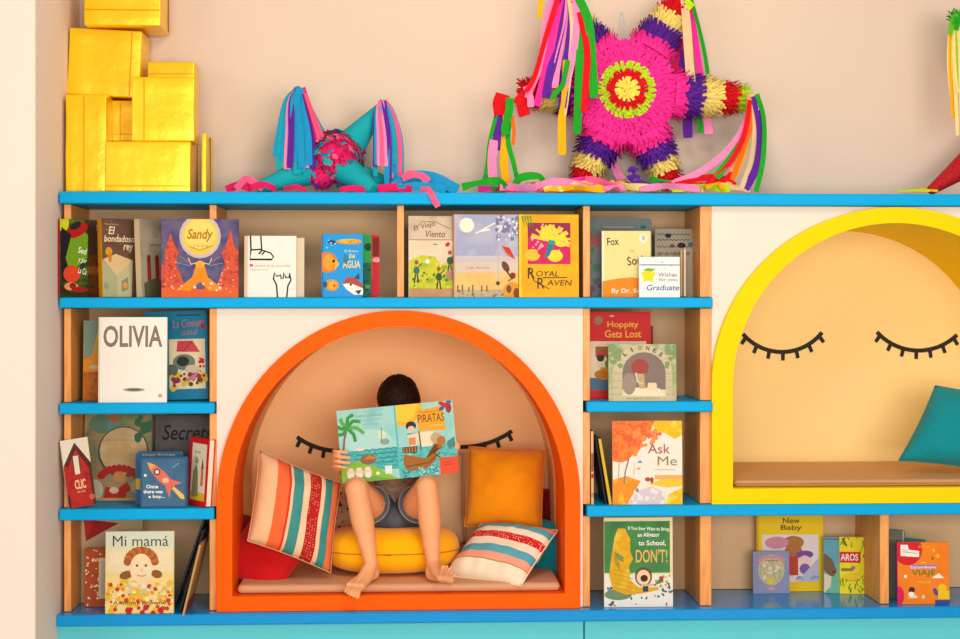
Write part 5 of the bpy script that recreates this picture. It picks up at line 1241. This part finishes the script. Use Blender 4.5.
    # shorts
    bm = bmesh.new(); hems = []
    tubechain(bm, [W(379, 519, .375), W(396, 518, .37), W(413, 519, .375)], [.074, .082, .074])
    for key in 'rl':
        hip, knee = legs[key]; e_ = hip.lerp(knee, .46); ax = (knee - hip).normalized()
        n = 14; add_tube(bm, [hip, hip.lerp(e_, .5), e_], [.077, .073, .069], 20); hems.append((e_, ax))
    add_ell(bm, W(396, 518, .30), (.06, .08, .055))
    so = remeshed('shorts', bm, .0045, 2, M('#59626b', .8, 'grey_denim', bump=.3, bscale=250, var=.12, vscale=30), boy, Vector((0, 0, 0)), boy.location)
    for e_, ax in hems:
        bm = bmesh.new(); a = ax.cross(Vector((0, 0, 1))).normalized(); b = ax.cross(a); pts = [e_ + (a * math.cos(t) + b * math.sin(t)) * .0685 for t in (2 * PI * i / 32 for i in range(33))]
        add_tube(bm, [p - boy.location for p in pts], .0017, 6, caps=False); bm_obj('hem', bm, M('#a8a096', .8, 'pale_hem_thread'), so, None, True)
    # toenails on the foot in front
    return boy
bow()
# ------------------------------------------------------------------ the open book in his hands
def panel(name, w, h, bg, art, th, parent, flip):
    mats = [bg]; bm = bmesh.new(); add_box(bm, (0, 0, 0), (w, th, h)); bmesh.ops.recalc_face_normals(bm, faces=bm.faces)
    for p, n, m in art.items:
        if m not in mats: mats.append(m)
        f = bm.faces.new([bm.verts.new((x, -.00008 - n * 4e-5, z)) for x, z in p]); f.material_index = mats.index(m); f.normal_update()
        if f.normal.y > 0: f.normal_flip()
    for v in bm.verts:
        if flip: v.co.x -= w
    o = bm_obj(name, bm, mats, parent, None, False, recalc=False); return o
def open_book():
    b = W(400.8, 478.5, .086); t = W(396.6, 405.5, .086); h = (t - b).length; roll = 5.2; w = .198; phi = 9
    o = empty('open_picture_book', b, 'open turquoise pirate picture book held up in front of the boy\'s face', 'book')
    o.rotation_euler = (Matrix.Rotation(R(-4), 3, 'X') @ Matrix.Rotation(R(-roll), 3, 'Y')).to_euler()
    a = Art(w, h); sky = MIX(['#8fd0cc', '#a5dad2', '#7cc6c6'], 9); sea = MIX(['#3fb5b5', '#62c9c0', '#2a9aa0', '#8fd8cc'], 40, .35, 3, False, (1, 1, 4))
    a.rect(0, 0, 1, 1, sky); a.ell(.5, .55, .42, .2, c('#b5e0da')); a.rect(0, .14, 1, .43, sea)
    for y_ in (.42, .36, .3, .24): a.line([(.28 + .06 * i, y_ + .012 * (i % 2)) for i in range(13)], .02, c('#2a8f96'))
    a.poly([(0, 0), (0, .22), (.15, .24), (.28, .3), (.42, .24), (.6, .2), (.8, .08), (1, 0)], c('#8fbf3a')); a.poly([(0, 0), (.2, .1), (.6, .06), (.9, 0)], c('#6fae4a'))
    a.ell(.48, .3, .14, .09, c('#8f6a4a')); a.poly([(.4, .3), (.5, .36), (.66, .3)], c('#c9803a'))
    for x_ in (.16, .31, .46): a.ell(x_, .13, .07, .07, c('#f2cdb5')); a.ell(x_, .09, .06, .05, c('#f2e4d8')); a.ell(x_, .18, .05, .025, c('#e8e0d0'))
    a.ell(.63, .1, .03, .03, WHT); a.rect(.76, .08, .88, .19, c('#e6efe8'))
    a.line([(.06, .42), (.1, .6), (.16, .76)], .035, c('#8a6a4a')); gr = c('#3f9a4a'); gr2 = c('#5fb54a')
    for an_, ln in ((-65, .3), (-25, .32), (20, .26), (60, .26), (120, .2), (170, .18), (215, .22)):
        e = (.16 + ln * math.cos(R(an_)), .76 + ln * .75 * math.sin(R(an_))); m_ = (.16 + ln * .55 * math.cos(R(an_ + 18)), .76 + ln * .5 * math.sin(R(an_ + 18)))
        a.line([(.16, .76), m_, e], .06, gr if int(ln * 100) % 4 else gr2)
    a.poly([(.25, .43), (.32, .47), (.46, .45), (.4, .42)], c('#e8dcd0')); a.ell(.76, .62, .07, .08, c('#d9e6c0')); a.ell(.8, .52, .08, .05, c('#8fa59a')); a.line([(.74, .52), (.76, .72)], .012, c('#7d6a5a'))
    a.text('Un libro de aventuras', .55, .9, .5, .035, c('#9ab5b8')); a.text('para leer y jugar', .58, .84, .4, .03, c('#a5bcb8')); a.text('en el mar', .58, .78, .3, .03, c('#a5bcb8'))
    L = panel('back_cover', w, h, c('#3fa9ad'), a, .0024, o, True); L.location.x = -.003; L.rotation_euler = (0, 0, R(-phi))
    a = Art(w, h); a.rect(0, 0, 1, 1, sky); a.rect(0, .0, 1, .42, sea)
    a.ell(.12, .98, .34, .34, c('#f2b41c')); a.ell(.12, .98, .27, .27, c('#f7c83a')); a.rect(.0, .42, .2, .6, c('#9ad5cf'))
    a.poly([(.36, .62), (.34, .9), (.82, .94), (.84, .6)], c('#f2a81f')); a.text('PIRATAS', .6, .785, .46, .11, c('#3a2418')); a.text('Cuentos de', .6, .875, .4, .03, c('#8a4a1c')); a.text('de animales', .68, .68, .24, .025, c('#f7dca0'))
    a.ell(.24, .7, .09, .08, c('#2a2a34')); a.ell(.24, .66, .06, .05, c('#e8c4a4')); a.poly([(.16, .6), (.32, .6), (.3, .5), (.18, .5)], c('#3f8a9a'))
    br = c('#a8631c'); a.poly([(.05, .2), (.08, .32), (.45, .24), (.6, .36), (.74, .36), (.8, .5), (.7, .52), (.62, .2), (.45, .1), (.12, .08)], br); a.poly([(.05, .34), (.3, .32), (.32, .42), (.06, .42)], c('#6a4020'))
    for k in range(5): a.rect(.07 + .05 * k, .34, .09 + .05 * k, .41, c('#a88a5a'))
    a.line([(.1, .15), (.5, .18), (.7, .3)], .02, c('#7d4514')); a.line([(.6, .3), (.74, .2)], .025, c('#7d4514')); a.poly([(.2, .42), (.16, .58), (.36, .6), (.36, .44)], c('#e8d5b4')); a.poly([(.4, .4), (.38, .6), (.62, .6), (.58, .4)], c('#f0dfc0')); a.poly([(.18, .44), (.3, .44), (.3, .54), (.18, .54)], c('#e08a5a'))
    a.line([(.38, .36), (.37, .62)], .018, c('#5a3a20')); a.ell(.66, .5, .1, .1, c('#c9a87a')); a.ell(.74, .46, .08, .08, c('#b5742c')); a.poly([(.84, .44), (.98, .5), (.98, .36), (.86, .34)], c('#4a8a8a'))
    a.rect(.68, .0, 1, .23, c('#e8522a')); a.rect(.76, .12, .93, .13, c('#b53a1c')); a.rect(.78, .15, .9, .16, c('#b53a1c'))
    a.ell(.84, .95, .1, .04, c('#c9302c'), rot=-.5); a.ell(.92, .9, .05, .09, c('#a8302c')); a.ell(.8, .9, .05, .03, c('#3f5f9a'), rot=.4); a.ell(.93, .98, .05, .03, c('#4f6aa8'))
    a.dots(26, (.0, .0, .66, .14), .03, c('#2f8f96'), 4, .4); a.dots(16, (.3, .02, .66, .12), .02, c('#c4e8dc'), 5, .5)
    Rr = panel('front_cover', w, h, c('#3fa9ad'), a, .0024, o, False); Rr.location.x = .003; Rr.rotation_euler = (0, 0, R(phi))
    bm = bmesh.new(); add_box(bm, (-.0031, -.0003, 0), (.0031, .0024, h)); bm_obj('spine', bm, c('#5fbdbb'), o)
    for s in (-1, 1):
        bm = bmesh.new(); add_box(bm, (min(0, s * (w - .005)), .0026, .004), (max(0, s * (w - .005)), .0075, h - .004))
        p = bm_obj('pages', bm, PAGES, o); p.location.x = s * .004; p.rotation_euler = (0, 0, R(s * phi))
    return o
open_book()
# ------------------------------------------------------------------ light
wd = bpy.data.worlds.new('world'); SC.world = wd; wd.use_nodes = True
bg = wd.node_tree.nodes['Background']; bg.inputs['Color'].default_value = (1, .93, .85, 1); bg.inputs['Strength'].default_value = .42
def area(name, loc, target, sx, sy, en, col):
    l = bpy.data.lights.new(name, 'AREA'); l.shape = 'RECTANGLE'; l.size = sx; l.size_y = sy; l.energy = en; l.color = col
    o = bpy.data.objects.new(name, l); COL.objects.link(o); o.location = loc
    o.rotation_euler = (Vector(target) - Vector(loc)).to_track_quat('-Z', 'Y').to_euler(); return o
area('window_light', (-4.0, -4.6, 2.3), (.3, 0, 1.3), 2.2, 2.0, 75, (1, .95, .9))
area('front_fill_light', (1.0, -6.8, 1.5), (.4, 0, 1.1), 5.0, 2.2, 400, (1, .95, .89))  # broad fill lamp added behind the camera to brighten the nook interiors
area('ceiling_lamp', (.5, -1.9, 3.2), (.5, .2, 1.2), .7, .7, 32, (1, .9, .76))
vs = SC.view_settings; vs.view_transform = 'Standard'; vs.look = 'None'; vs.exposure = -0.38; vs.gamma = 1; vs.use_curve_mapping = False
